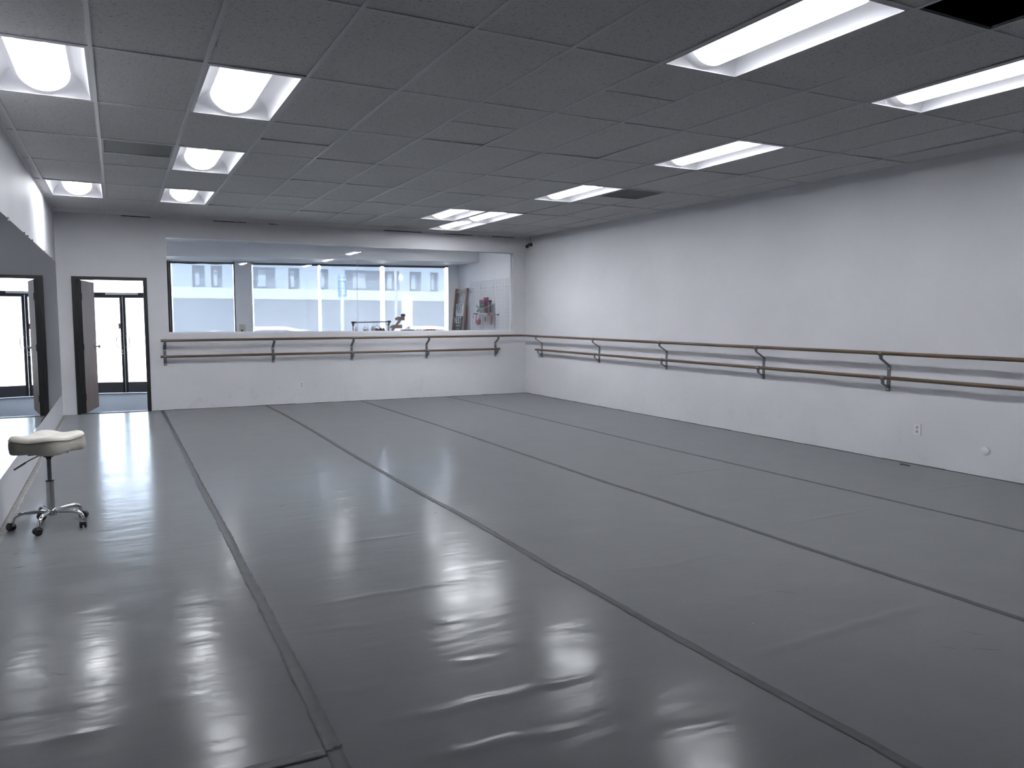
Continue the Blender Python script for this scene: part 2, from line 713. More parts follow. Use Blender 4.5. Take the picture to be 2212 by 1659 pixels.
def smooth_noise(nx, ny, cx, cy_):
    """bilinear/cosine value noise on a regular lattice"""
    g = rng.random((ny + 2, nx + 2)) * 2 - 1
    ix, iy = np.floor(cx).astype(int), np.floor(cy_).astype(int)
    fx, fy_ = cx - ix, cy_ - iy
    fx = fx * fx * (3 - 2 * fx)
    fy_ = fy_ * fy_ * (3 - 2 * fy_)
    ix = np.clip(ix, 0, nx)
    iy = np.clip(iy, 0, ny)
    a = g[iy, ix] * (1 - fx) + g[iy, ix + 1] * fx
    b = g[iy + 1, ix] * (1 - fx) + g[iy + 1, ix + 1] * fx
    return a * (1 - fy_) + b * fy_


xs = np.linspace(L, W, 200)
ys = np.concatenate([np.arange(YB, 1.4, .25), np.arange(1.4, 8.0, .018), np.arange(8.0, D - .02, .05), [D]])
X, Y = np.meshgrid(xs, ys)
Z = np.zeros_like(X)
for pts, hh, sg in RIDGES:
    px = np.array([p[0] for p in pts])
    py = np.array([p[1] for p in pts])
    yc = np.interp(X, px, py) + .006 * np.sin(X * 23)
    ln = px[-1] - px[0]
    tt = np.clip((X - px[0]) / ln, 0, 1)
    env = np.sin(PI * tt) ** .7 * ((X > px[0]) & (X < px[-1]))
    Z += .72 * hh * env * np.exp(-((Y - yc) / sg) ** 2)
for bx_, by_ in BUMPS:
    Z += .0022 * np.exp(-((X - bx_) / .055) ** 2 - ((Y - by_) / .022) ** 2)
env = np.exp(-((Y - 3.17) / .16) ** 2)
Z += .004 * env * np.exp(-((X - 2.155) / .014) ** 2)
fade = np.clip((Y - 1.4) / .5, 0, 1) * np.clip((7.9 - Y) / 2.5, 0, 1) * np.clip((W - X) / .3, 0, 1)
amp = np.where(X < 2.2, 1.0, .45)
Z += fade * amp * .00075 * smooth_noise(20, 120, (X - L) * 2.2, np.clip(Y - 1.4, 0, None) * 9)
Z += fade * amp * .0004 * smooth_noise(60, 300, (X - L) * 6, np.clip(Y - 1.4, 0, None) * 22)
Z *= np.clip((X - L) / .08, 0, 1) * np.clip((W - X) / .08, 0, 1) * np.clip((D - Y) / .1, 0, 1)
Z = np.maximum(Z, -.0012)


def fz(x, y):
    i = int(np.clip(np.searchsorted(ys, y), 1, len(ys) - 1))
    j = int(np.clip(np.searchsorted(xs, x), 1, len(xs) - 1))
    return float(max(Z[i, j], Z[i - 1, j], Z[i, j - 1], Z[i - 1, j - 1]))


ny_, nx_ = X.shape
me = bpy.data.meshes.new('floor')
idx = np.arange(nx_ * ny_).reshape(ny_, nx_)
quads = np.stack([idx[:-1, :-1], idx[:-1, 1:], idx[1:, 1:], idx[1:, :-1]], -1).reshape(-1, 4)
me.from_pydata(np.stack([X, Y, Z], -1).reshape(-1, 3).tolist(), [], quads.tolist())
me.polygons.foreach_set('use_smooth', [True] * len(me.polygons))
me.materials.append(M_FLOOR)
floor = bpy.data.objects.new('floor', me)
COL.objects.link(floor)
tag(floor, kind='structure')
MB().box(L, W, YB, D - .001, -.10, -.004).build('subfloor', M_FLOOR, floor)

# scuffs and specks that lie in the vinyl (flat marks of the floor)
M_SCUFF = mat('black_scuff', (.03, .03, .035), .6)
M_SPECK = mat('white_speck', (.8, .8, .8), .5)


def mark(pts, wd, material=M_SCUFF, z=.0008):
    b = MB()
    P = [Vector((x, y, 0)) for x, y in pts]
    vs, fs = [], []
    for i, p in enumerate(P):
        t = (P[min(i + 1, len(P) - 1)] - P[max(i - 1, 0)]).normalized()
        nrm = Vector((-t.y, t.x, 0)) * wd / 2 * (1 if 0 < i < len(P) - 1 else .3)
        zz = fz(p.x, p.y) + z
        vs += [(p.x - nrm.x, p.y - nrm.y, zz), (p.x + nrm.x, p.y + nrm.y, zz)]
    for i in range(len(P) - 1):
        fs.append((2 * i, 2 * i + 1, 2 * i + 3, 2 * i + 2))
    b.add(vs, fs)
    return b.build('scuff_mark', material, floor)


mark([(-.60, 5.17), (-.565, 5.18), (-.53, 5.178)], .012)
mark([(-.63, 5.49), (-.61, 5.49), (-.60, 5.487)], .012)
mark([(-.53, 5.46), (-.515, 5.462), (-.505, 5.46)], .01)
mark([(-.50, 5.13), (-.42, 5.15), (-.32, 5.19)], .004)
mark([(-.2, 4.5), (-.14, 4.46), (-.1, 4.44)], .005)
mark([(2.055, 5.24), (2.062, 5.26), (2.058, 5.28)], .008)
mark([(3.07, 2.90), (3.10, 2.86), (3.15, 2.82)], .006)
mark([(3.20, 2.05), (3.22, 2.02), (3.23, 2.0)], .005)
mark([(3.45, 2.12), (3.47, 2.06), (3.50, 2.04)], .005)
mark([(3.30, 1.98), (3.36, 1.93), (3.41, 1.90)], .005)
mark([(-.30, 3.55), (-.26, 3.51), (-.22, 3.50)], .005)
mark([(-.74, 10.9), (-.69, 10.92), (-.66, 10.9)], .02)
mark([(1.05, 5.95), (1.07, 5.98), (1.1, 6.0)], .006)
mark([(.98, 3.30), (.985, 3.27)], .005)
mark([(1.52, 2.92), (1.525, 2.905)], .007)
mark([(2.64, 2.62), (2.648, 2.62)], .007, M_SPECK)
mark([(.75, 7.5), (.758, 7.5)], .012, M_SPECK)
mark([(.37, 2.47), (.385, 2.475)], .012, mat('blue_speck', (.05, .05, .3), .5), z=.0016)

# ---- walls of the studio
MB().box(W, W + .15, YB, 16.62, LZ - .1, H + .8).build('wall_right', M_WALL).__setitem__('kind', 'structure')
MB().box(L - .15, L, YB, 18.48, LZ - .1, H + .8).build('wall_left', M_WALL).__setitem__('kind', 'structure')
MB().box(L - .15, W + .15, YB - .15, YB, -.1, H + .8).build('wall_rear', M_BACK).__setitem__('kind', 'structure')
DX0, DX1, DZ = -.535, .377, 2.015          # clear doorway
WX0, WX1, WZ0, WZ1 = .70, 6.765, 1.20, 2.695
b = MB()
b.box(L, DX0, D, D + TH, LZ, H + .8)
b.box(DX1, WX0, D, D + TH, LZ, H + .8)
b.box(DX0, DX1, D, D + TH, DZ, H + .8)
b.box(WX0, WX1, D, D + TH, LZ, WZ0)
b.box(WX0, WX1, D, D + TH, WZ1, H + .8)
b.box(WX1, W, D, D + TH, LZ, H + .8)
b.box(DX0, DX1, D, D + TH, LZ, -.004)
b.build('wall_back', M_WALL)['kind'] = 'structure'

# dark gap where the vinyl meets the walls
b = MB()
for i in range(0, 66):
    y0 = 2.0 + i * .17
    b.box(W - .006, W, y0, y0 + .17, 0, .006 + .004 * random.random())
b.build('trim_1', mat('dark_joint', (.09, .09, .09), .8))['kind'] = 'structure'
b = MB()
for i in range(0, 42):
    x0 = .43 + i * .157
    b.box(x0, min(W, x0 + .157), D - .006, D, 0, .005 + .004 * random.random())
b.build('trim_2', MATS['dark_joint'])['kind'] = 'structure'

# ---- ceiling: tiles laid in a white tee grid
TX, TS, TY, TL = -.0822, .61, 5.086, 1.2467


def gx(k):
    return TX + TS * k


def gy(j):
    return TY + TL * j


LIGHT_CELLS = [(-1, 0), (1, 0), (1, 2), (1, 4), (-1, 4), (5, -2), (8, -2), (8, 0), (8, 2), (7, 4), (8, 4), (8, 5)]
VENT_CELLS = {(0, 2), (9, 2)}
HOLE = (6, -3)
skip = set(LIGHT_CELLS) | {HOLE}
K0, K1 = -2, 12
J0, J1 = -9, 7
EXTRA = {(2, 1): 6.99, (4, 0): 5.67, (5, -1): 4.44, (3, 4): 10.79}
tiles = MB()
tees = MB()
gap = .003


def tile(x0, x1, y0, y1):
    x0, x1, y0, y1 = max(x0, L), min(x1, W), max(y0, YB), min(y1, D)
    if x1 - x0 < .02 or y1 - y0 < .02:
        return
    if (x0, x1) == (L, W):
        return
    z = [H + .004 + random.random() * .003 + (.006 if random.random() < .12 else 0) for _ in range(4)]
    a = gap + (random.random() * .004)
    vs = [(x0 + a, y0 + a, z[0]), (x1 - a, y0 + a, z[1]), (x1 - a, y1 - a, z[2]), (x0 + a, y1 - a, z[3])]
    vs += [(p[0], p[1], p[2] + .016) for p in vs]
    tiles.add(vs, [(0, 1, 2, 3), (4, 5, 6, 7), (0, 1, 5, 4), (1, 2, 6, 5), (2, 3, 7, 6), (3, 0, 4, 7)])


for k in range(K0, K1):
    for j in range(J0, J1):
        if (k, j) in skip:
            continue
        x0, x1, y0, y1 = gx(k), gx(k + 1), gy(j), gy(j + 1)
        if (k, j) in VENT_CELLS:
            tile(x0, x1, y0 + .625, y1)
        elif (k, j) in EXTRA:
            ym = EXTRA[(k, j)]
            tile(x0, x1, y0, ym)
            tile(x0, x1, ym, y1)
            tees.box(x0 + .004, x1 - .004, ym - .007, ym + .007, H, H + .003)
        else:
            tile(x0, x1, y0, y1)
for k in range(K0, K1 + 1):
    x = gx(k)
    if L < x < W:
        tees.box(x - .012, x + .012, YB, D, H - .0015, H + .0035)
for j in range(J0, J1 + 1):
    y = gy(j)
    if YB < y < D:
        for k in range(K0, K1):
            a, c = max(gx(k) + .012, L), min(gx(k + 1) - .012, W)
            if c > a:
                tees.box(a, c, y - .009, y + .009, H - .0008, H + .0035)
tees.box(L, L + .02, YB, D, H - .001, H + .004)
tees.box(W - .02, W, YB, D, H - .001, H + .004)
for (k, j) in VENT_CELLS:
    tees.box(gx(k) + .012, gx(k + 1) - .012, gy(j) + .618, gy(j) + .634, H - .0008, H + .0035)
ceil = tiles.build('ceiling', M_TILE)
ceil['kind'] = 'structure'
tees.build('grid', M_TEE, ceil)
b = MB()
b.box(L - .15, W + .15, YB - .15, D + TH, H + .75, H + .8)
b.build('plenum_slab', M_PLENUM, ceil)
b = MB()                                    # dark slivers where edge tiles do not reach the back wall
for x0, x1 in ((.1, .5), (1.4, 1.9), (2.25, 2.4), (4.2, 4.9), (5.35, 5.9), (6.3, 6.75)):
    b.box(x0, x1, D - .03, D, H - .004, H + .002)
b.build('trim_3', mat('dark_gap', (.012, .012, .014), .9))['kind'] = 'structure'

# ---- recessed troffer lights
FW_, FL_ = .593, 1.229


def make_light():
    t = thing('ceiling_light', 'x', 'ceiling light')
    hw, hl = FW_ / 2, FL_ / 2
    b = MB()
    lip = .022
    for x0, x1, y0, y1 in ((-hw, hw, -hl, -hl + lip), (-hw, hw, hl - lip, hl), (-hw, -hw + lip, -hl + lip, hl - lip), (hw - lip, hw, -hl + lip, hl - lip)):
        b.box(x0, x1, y0, y1, -.001, .006)
    b.build('frame', M_PAN, t)
    # curved reflector pan
    b = MB()
    n = 10
    ix, iy = hw - lip, hl - lip
    ex = .075                                # inset of the end plates at the top
    prof = []
    for i in range(n + 1):
        s_ = i / n
        prof.append((ix - (ix - .17) * (s_ ** 1.2), .004 + .132 * math.sin(s_ * PI / 2)))
    for sgn in (-1, 1):
        vs, fs = [], []
        for (px, pz) in prof:
            f_ = (pz - .004) / .132
            yy = iy - ex * f_
            vs += [(sgn * px, -yy, pz), (sgn * px, yy, pz)]
        for i in range(n):
            fs.append((2 * i, 2 * i + 1, 2 * i + 3, 2 * i + 2))
        b.add(vs, fs)
        # end plate
        vs = [(px, sgn * (iy - ex * (pz - .004) / .132), pz) for px, pz in prof]
        vs += [(-px, sgn * (iy - ex * (pz - .004) / .132), pz) for px, pz in prof]
        m_ = n + 1
        b.add(vs, [(i, i + 1, m_ + i + 1, m_ + i) for i in range(n)])
    b.add([(-.17, -iy + ex, .136), (.17, -iy + ex, .136), (.17, iy - ex, .136), (-.17, iy - ex, .136)], [(0, 1, 2, 3)])
    # metal back shell
    b.box(-hw + .004, hw - .004, -hl + .004, hl - .004, .139, .150)
    for x0, x1, y0, y1 in ((-hw + .003, hw - .003, -hl + .003, -hl + .006), (-hw + .003, hw - .003, hl - .006, hl - .003), (-hw + .003, -hw + .006, -hl + .006, hl - .006), (hw - .006, hw - .003, -hl + .006, hl - .006)):
        b.box(x0, x1, y0, y1, .006, .150)
    b.build('reflector', M_PAN, t, smooth=True, angle=50)
    # glowing basket, a half round trough hung in the pan
    b = MB()
    rad, ht, yl, n = .160, .126, hl - .098, 22
    vs, fs = [], []
    for i in range(n + 1):
        a = PI * i / n
        px, pz = -rad * math.cos(a), .135 - ht * math.sin(a)
        vs += [(px, -yl, pz), (px, yl, pz)]
    for i in range(n):
        fs.append((2 * i, 2 * i + 1, 2 * i + 3, 2 * i + 2))
    b.add(vs, fs)
    k_ = n + 1
    b.add(vs, [tuple(2 * i for i in range(n + 1)), tuple(2 * i + 1 for i in range(n + 1))[::-1]], 1)
    b.build('diffuser', [M_LAMP, M_LAMPEND], t, smooth=True, angle=50)
    return t


LIGHT_LABELS = {
    (-1, 0): 'large square-looking recessed ceiling light cut by the left edge of the photo, its lamp glowing',
    (1, 0): 'recessed ceiling light near the left wall, largest fully visible one above the stool side',
    (1, 2): 'recessed ceiling light just beyond the round-stained left ceiling vent and to its right',
    (1, 4): 'recessed ceiling light nearest the shop-window wall in the left row',
    (-1, 4): 'recessed ceiling light close to the left wall that throws a bright patch on it',
    (5, -2): 'biggest bright recessed ceiling light at top centre right, beside the dark missing tile',
    (8, -2): 'recessed ceiling light cut by the right edge of the photo',
    (8, 0): 'recessed ceiling light in the right row, midway between the photo edge and the vent',
    (8, 2): 'recessed ceiling light directly beside the right ceiling vent',
    (7, 4): 'left one of two touching recessed ceiling lights near the back wall',
    (8, 4): 'right one of two touching recessed ceiling lights near the back wall',
    (8, 5): 'recessed ceiling light closest to the back wall, just behind the touching pair',
}
proto = make_light()
for i, c in enumerate(LIGHT_CELLS):
    o = proto if i == 0 else copy_tree(proto)
    o.location = (gx(c[0]) + TS / 2, gy(c[1]) + TL / 2, H)
    o['label'] = LIGHT_LABELS[c]
    o['category'] = 'ceiling light'
    o['group'] = 'recessed ceiling lights'


for i, (x, lab) in enumerate(((1.7, 'added unseen lobby light above the left end of the interior window'), (3.7, 'added unseen lobby light above the middle of the interior window'), (5.6, 'added unseen lobby light above the right end of the interior window'))):
    o = copy_tree(proto)  # extra lights added out of view to brighten the lobby
    o.location = (x, 14.12, 2.948)
    tag(o, lab, 'ceiling light', 'recessed ceiling lights')


# ---- ceiling vents
def vent(k, j, label):
    x, y = gx(k) + TS / 2, gy(j) + .311
    t = thing('ceiling_vent', label, 'vent', (x, y, H), group='square ceiling vents')
    h = .296
    b = MB()
    for x0, x1, y0, y1 in ((-h, h, -h, -h + .02), (-h, h, h - .02, h), (-h, -h + .02, -h + .02, h - .02), (h - .02, h, -h + .02, h - .02)):
        b.box(x0, x1, y0, y1, -.001, .008)
    b.build('frame', mat('grey_vent_metal', (.42, .42, .42), .5), t)
    b = MB()
    b.box(-h + .02, h - .02, -h + .02, h - .02, .003, .004)
    b.build('grille', M_PERF, t)
    b = MB()
    b.box(-h + .01, h - .01, -h + .01, h - .01, .16, .165)
    for a in (-1, 1):
        b.box(a * (h - .01) - .002, a * (h - .01) + .002, -h + .01, h - .01, .008, .16)
        b.box(-h + .01, h - .01, a * (h - .01) - .002, a * (h - .01) + .002, .008, .16)
    b.build('housing', mat('vent_housing', (.22, .22, .22), .7), t)
    b = MB()
    ring = [(.13 * math.cos(2 * PI * i / 28), .13 * math.sin(2 * PI * i / 28)) for i in range(28)]
    vs = [(p[0], p[1], .03) for p in ring] + [(p[0], p[1], .158) for p in ring]
    b.add(vs, [(i, (i + 1) % 28, 28 + (i + 1) % 28, 28 + i) for i in range(28)])
    b.tube([(p[0], p[1], .03) for p in ring], .008, 8, closed=True)
    b.build('duct_collar', mat('galvanised_collar', (.5, .5, .48), .4, metal=.4), t, smooth=True)
    return t


vent(0, 2, 'square perforated ceiling vent with round stain, among the left lights')
vent(9, 2, 'dark square ceiling vent touching a light, near the right wall')

# ---- mirrors on the left wall
MZ0, MZ1, MT = .34, 2.26, .006
M_CLIP = mat('clear_clip', (.35, .37, .38), .3)
for i, (y0, y1, lab) in enumerate(((9.245, 12.97, 'tall wall mirror panel reflecting the doorway, nearest the back wall'),
                                   (5.52, 9.24, 'tall wall mirror panel behind the stool, cut by the left edge of the photo'),
                                   (1.8, 5.515, 'wall mirror panel left of the camera, outside the photo edge'))):
    t = thing('wall_mirror', lab, 'mirror', (L, (y0 + y1) / 2, MZ0), group='wall mirror panels')
    hl = (y1 - y0) / 2
    MB().box(.001, MT, -hl, hl, 0, MZ1 - MZ0).build('mirror_pane', M_MIRROR, t)
    MB().box(.0005, .012, -hl, hl, -.006, .0).build('bottom_channel', M_CHROME, t)
    cl = {0: (9.6, 11.13, 12.3), 1: (7.58, 8.82, 9.13, 6.4), 2: (2.5, 3.7, 4.9)}[i]
    for yc in cl:
        b = MB()
        b.box(0, .012, yc - (y0 + y1) / 2 - .02, yc - (y0 + y1) / 2 + .02, MZ1 - MZ0 - .012, MZ1 - MZ0 + .014)
        b.build('mirror_clip', M_CLIP, t, bevel=.002)
o = MB().box(L, L + .004, 9.64, 9.69, .265, .335).build('paper_strip', mat('white_strip', (.85, .85, .87), .4), bevel=.001)
tag(o, 'small white strip stuck to the wall under the mirror bottom edge, above the stool seat', 'strip')

# ---- doorway of the studio
C0, C1, CZ = -.590, .418, 2.062             # outer edge of the casing
dr = thing('door_1', None, None, ((DX0 + DX1) / 2, D, 0), kind='structure')
b = MB()
b.box(C0, DX0 + .001, D - .018, D + TH + .018, 0, CZ)
b.box(DX1 - .001, C1, D - .018, D + TH + .018, 0, CZ)
b.box(DX0, DX1, D - .018, D + TH + .018, DZ - .001, CZ)
b.box(DX0, DX0 + .052, D + .03, D + TH + .018, 0, DZ)
b.box(DX1 - .012, DX1, D + .03, D + .07, 0, DZ)
b.build('door_frame', M_BLACK, dr, bevel=.002, world=True)
MB().box(DX0 + .015, DX1 - .013, D - .0, D + TH + .02, .0, .008).build('threshold', mat('dark_threshold', (.05, .052, .058), .5), dr, world=True)
# leaf swung open into the lobby
lf = bpy.data.objects.new('door_leaf', None)
COL.objects.link(lf)
lf.parent = dr
ang = math.atan2(.985, .165)
lf.matrix_basis = full(dr).inverted() @ (Matrix.Translation((DX0 + .065, D + .055, .01)) @ Matrix.Rotation(ang, 4, 'Z'))
LWD = .90
MB().box(0, LWD, 0, .044, 0, 2.0).build('door_panel', M_DOOR, lf, bevel=.002)
MB().box(-.0015, -.0002, 0, .044, 0, 2.0).build('hinge_edge', M_BLACK, lf)
for zc in (.25, 1.0, 1.75):
    b = MB()
    b.box(-.03, .0, -.012, .004, zc - .05, zc + .05)
    b.cyl((-.012, -.006, zc - .05), (-.012, -.006, zc + .05), .008, 10)
    b.build('hinge', M_DARKP, lf)
b = MB()
for sgn in (-1, 1):
    y0 = 0 if sgn < 0 else .044
    b.lathe([(.030, 0), (.030, .006), (.012, .010), (.012, .034), (.022, .040), (.028, .052), (.026, .064), (.014, .070)], 20)
    o_ = len(b.v) - 8 * 20
    for i in range(o_, len(b.v)):
        p = b.v[i]
        b.v[i] = (LWD - .065 + p[0], y0 + sgn * p[2], .98 + p[1])
b.build('door_knob', M_SATIN, lf, smooth=True)
MB().box(LWD - .0015, LWD + .001, .010, .034, .93, 1.03).build('latch_plate', M_SATIN, lf)

# ---- partition window (studio side)
win = thing('window_1', None, None, ((WX0 + WX1) / 2, D, WZ0), kind='structure')
GY = D + .085
b = MB()
fr = .022
b.box(WX0, WX1, D + .004, D + TH + .01, WZ0, WZ0 + .012)
b.box(WX0, WX1, D + .004, D + TH + .01, WZ1 - .008, WZ1)
b.box(WX1 - .008, WX1, D + .004, D + TH + .01, WZ0, WZ1)
b.box(WX0, WX0 + .006, D + .004, D + TH + .01, WZ0, WZ1)
b.box(WX0, WX1, GY - .02, GY - .006, WZ0 + .012, WZ0 + .026)
b.box(WX1 - fr - .008, WX1 - .008, GY - .02, GY - .006, WZ0, WZ1)
b.build('window_frame', mat('white_trim', (.85, .85, .87), .4), win, world=True)
XM = 3.742
MB().box(WX0 + .006, XM - .0025, GY, GY + .006, WZ0 + .012, WZ1 - .008).build('window_pane', M_GLASS, win, world=True)
MB().box(XM + .0025, WX1 - .008, GY, GY + .006, WZ0 + .012, WZ1 - .008).build('window_pane', M_GLASS, win, world=True)
MB().box(XM - .0025, XM + .0025, GY, GY + .006, WZ0 + .012, WZ1 - .008).build('silicone_joint', mat('white_silicone', (.8, .78, .8), .4), win, world=True)

# ================================================================== LOBBY
b = MB()
b.add([(L, D + TH, LZ), (W, D + TH, LZ), (W, fy(W) + .2, LZ), (L, fy(L) + .2, LZ)], [(0, 1, 2, 3)])
b.add([(L, D + TH, LZ - .1), (W, D + TH, LZ - .1), (W, fy(W) + .2, LZ - .1), (L, fy(L) + .2, LZ - .1)], [(3, 2, 1, 0)])
b.build('floor', M_CARPET)['kind'] = 'structure'
b = MB()
cuts = [L, 1.7 - .2965, 1.7 + .2965, 3.7 - .2965, 3.7 + .2965, 5.6 - .2965, 5.6 + .2965, W]
for i_, (ca, cb) in enumerate(zip(cuts[:-1], cuts[1:])):
    if i_ % 2 == 0:
        b.prism([(ca, D + TH), (cb, D + TH), (cb, fy(cb) + .2), (ca, fy(ca) + .2)], LH, LH + .8)
    else:                                   # opening for an added light
        b.box(ca, cb, D + TH, 14.12 - .6145, LH, LH + .8)
        b.prism([(ca, 14.12 + .6145), (cb, 14.12 + .6145), (cb, fy(cb) + .2), (ca, fy(ca) + .2)], LH, LH + .8)
        b.box(ca, cb, 14.12 - .6145, 14.12 + .6145, LH + .2, LH + .8)
lc = b.build('ceiling', mat('lobby_tile', (.78, .78, .78), .8, var=.05, scale=30))
lc['kind'] = 'structure'
b = MB()
for k in range(-1, 12):
    x = gx(k)
    if L < x < W:
        b.box(x - .012, x + .012, D + TH, min(15.25 + FS * (W - x), 18), LH - .002, LH)
for y in (13.9, 15.12, 16.34, 17.56):
    xmax = min(W, W - (y - 15.25) / FS)
    if xmax > L + .2:
        b.box(L, xmax, y - .01, y + .01, LH - .0015, LH)
b.build('grid', M_TEE, lc)
# soffit over the shop window
SZ = 2.668
sof = MB().prism([(L, 15.25 + FS * (W - L)), (W, 15.25), (W, fy(W)), (L, fy(L))], SZ, LH)
sof.build('trim_4', M_LWALL)['kind'] = 'structure'


# shop-front basis: local a = along x, local d = distance into the lobby from the glass line
def fb(mb, x0, x1, d0, d1, z0, z1, mi=0):
    """box between two x positions on the shop-front line, d metres into the room"""
    nx, ny = -FS / math.hypot(1, FS), -1 / math.hypot(1, FS)
    vs = []
    for z in (z0, z1):
        for d in (d0, d1):
            for x in (x0, x1):
                vs.append((x + nx * d, fy(x) + ny * d, z))
    return mb.add(vs, [(0, 2, 3, 1), (4, 5, 7, 6), (0, 1, 5, 4), (2, 6, 7, 3), (0, 4, 6, 2), (1, 3, 7, 5)], mi)


GZ0, GZ1 = .32, 2.648                       # shop window glass
b = MB()
fb(b, 1.0, 7.03, -.18, .0, LZ, GZ0)
fb(b, -.78, 7.03, -.18, .0, GZ1, LH + .8)
fb(b, 2.285, 2.592, -.18, .02, GZ0, GZ1)
fb(b, 6.81, 7.03, -.18, .02, GZ0, GZ1)
b.build('wall_front', M_LWALL)['kind'] = 'structure'
M_EXT = mat('outside_paving', (.55, .55, .54), .9, var=.06, scale=2)


def shop_window(name, x0, x1, shades):
    t = thing(name, None, None, ((x0 + x1) / 2, fy((x0 + x1) / 2), GZ0), kind='structure')
    b = MB()
    fb(b, x0, x1, -.07, -.03, GZ0, GZ0 + .04)
    fb(b, x0, x1, -.07, -.03, GZ1 - .03, GZ1)
    fb(b, x0, x0 + .03, -.07, -.03, GZ0, GZ1)
    if x1 < 3:
        fb(b, x1 - .03, x1, -.07, -.03, GZ0, GZ1)
    b.build('window_frame', M_BRONZE, t, world=True)
    b = MB()
    fb(b, x0 + .03, x1 - (.03 if x1 < 3 else 0), -.055, -.05, GZ0 + .04, GZ1 - .03)
    b.build('window_pane', M_GLASS2, t, world=True)
    return t


shop_window('window_2', 1.0, 2.285, 1)
shop_window('window_3', 2.592, 6.81, 3)


def shade(x0, x1, label, dark_right=False, wob=0.):
    xm = (x0 + x1) / 2
    t = thing('roller_shade', label, 'window shade', (xm, fy(xm) - .05, .36), group='roller shades on the shop windows')
    nx, ny = -FS / math.hypot(1, FS), -1 / math.hypot(1, FS)

    def pt(x, d, z):
        return (x + nx * d, fy(x) + ny * d, z)
    zt = GZ1 - .032
    b = MB()
    n = 14
    path = [pt(x0 + (x1 - x0) * i / n, .045, zt + wob * math.sin(i * 1.1) * .5) for i in range(n + 1)]
    b.tube(path, .022, 12)
    b.build('roller_tube', mat('shade_roll_grey', (.10, .10, .105), .6), t, world=True, smooth=True)
    b = MB()
    vs, fs = [], []
    m_, q = 10, 6
    for j in range(q + 1):
        z = zt - .01 - (zt - .38) * j / q
        for i in range(m_ + 1):
            x = x0 + .012 + (x1 - x0 - .024) * i / m_
            vs.append(pt(x, .028 + .004 * math.sin(i * 1.3 + j), z))
    for j in range(q):
        for i in range(m_):
            a = j * (m_ + 1) + i
            fs.append((a, a + 1, a + m_ + 2, a + m_ + 1))
    b.add(vs, fs)
    b.build('shade_cloth', M_SHADE, t, world=True, smooth=True)
    b = MB()
    fb(b, x0 + .01, x1 - .01, .018, .034, .362, .392)
    b.build('hem_bar', M_WHITEP, t, world=True)
    for x in (x0 - .004, x1 + .004):
        b = MB()
        fb(b, x - .003, x + .003, .0, .07, zt - .03, zt + .032)
        b.build('shade_bracket', M_DARKP, t, world=True)
    return t


shade(1.05, 2.262, 'white roller shade on the left shop window, next to the doorway', wob=.012)
shade(2.64, 3.985, 'white see-through roller shade just right of the grey pillar')
shade(4.03, 5.305, 'white see-through roller shade in the middle, street sign behind it')
shade(5.385, 6.725, 'white see-through roller shade nearest the ladder, behind the wooden arrow signs')
# dark pull strip hanging down the inner side jambs
o = MB()
fb(o, 2.600, 2.628, .0, .03, .38, GZ1 - .02)
o.build('trim_5', mat('white_jamb', (.8, .8, .8), .5))['kind'] = 'structure'

# ---- glazed double door at the end of the doorway
DC = .10
DL, DRR = L + .002, .998
sd = thing('door_2', None, None, (DC, fy(DC), LZ), kind='structure')
TOPZ = 1.92
b = MB()
fb(b, DL, DL + .045, -.06, .03, LZ, GZ1)
fb(b, DRR - .045, DRR, -.06, .03, LZ, GZ1)
fb(b, DL + .045, DRR - .045, -.06, .0295, TOPZ - .003, TOPZ + .055)
fb(b, DL + .045, DRR - .045, -.06, -.031, TOPZ - .02, TOPZ)
fb(b, DL + .045, DRR - .045, -.06, .03, GZ1 - .04, GZ1)
b.build('door_frame', M_BRONZE, sd, world=True)
b = MB()
fb(b, DL + .045, DRR - .045, -.02, -.014, TOPZ + .055, GZ1 - .04)
b.build('transom_pane', M_GLASS2, sd, world=True)
for (x0, x1, side) in ((DL + .048, DC - .003, 0), (DC + .003, DRR - .048, 1)):
    ld = bpy.data.objects.new('door_leaf', None)
    COL.objects.link(ld)
    ld.parent = sd
    st = .050
    b = MB()
    fb(b, x0, x0 + st, -.03, .012, LZ + .01, TOPZ - .004)
    fb(b, x1 - st, x1, -.03, .012, LZ + .01, TOPZ - .004)
    fb(b, x0 + st, x1 - st, -.03, .012, TOPZ - .055, TOPZ - .004)
    b.build('door_frame', M_BRONZE, ld, world=True, bevel=.002)
    b = MB()
    fb(b, x0 + st, x1 - st, -.03, .012, LZ + .012, .095)
    b.build('kick_plate', M_KICK, ld, world=True)
    b = MB()
    fb(b, x0 + st, x1 - st, -.011, -.005, .095, TOPZ - .055)
    b.build('window_pane', M_GLASS2, ld, world=True)
    # D pull
    b = MB()
    xs_ = (DC - .05) if side == 0 else (DC + .05)
    xo = xs_ - .075 if side == 0 else xs_ + .065
    nx, ny = -FS / math.hypot(1, FS), -1 / math.hypot(1, FS)

    def pt(x, d, z):
        return (x + nx * d, fy(x) + ny * d, z)
    z0, z1 = .835, 1.065
    path = [pt(xs_, .01, z0), pt(xs_, .045, z0), pt(xs_ + (xo - xs_) * .4, .06, z0), pt(xs_ + (xo - xs_) * .8, .062, z0 + .008),
            pt(xo, .062, z0 + .035), pt(xo, .062, (z0 + z1) / 2), pt(xo, .062, z1 - .035),
            pt(xs_ + (xo - xs_) * .8, .062, z1 - .008), pt(xs_ + (xo - xs_) * .4, .06, z1), pt(xs_, .045, z1), pt(xs_, .01, z1)]
    b.tube(path, .009, 10)
    b.build('door_handle', M_SATIN, ld, world=True, smooth=True)
b = MB()
nx, ny = -FS / math.hypot(1, FS), -1 / math.hypot(1, FS)
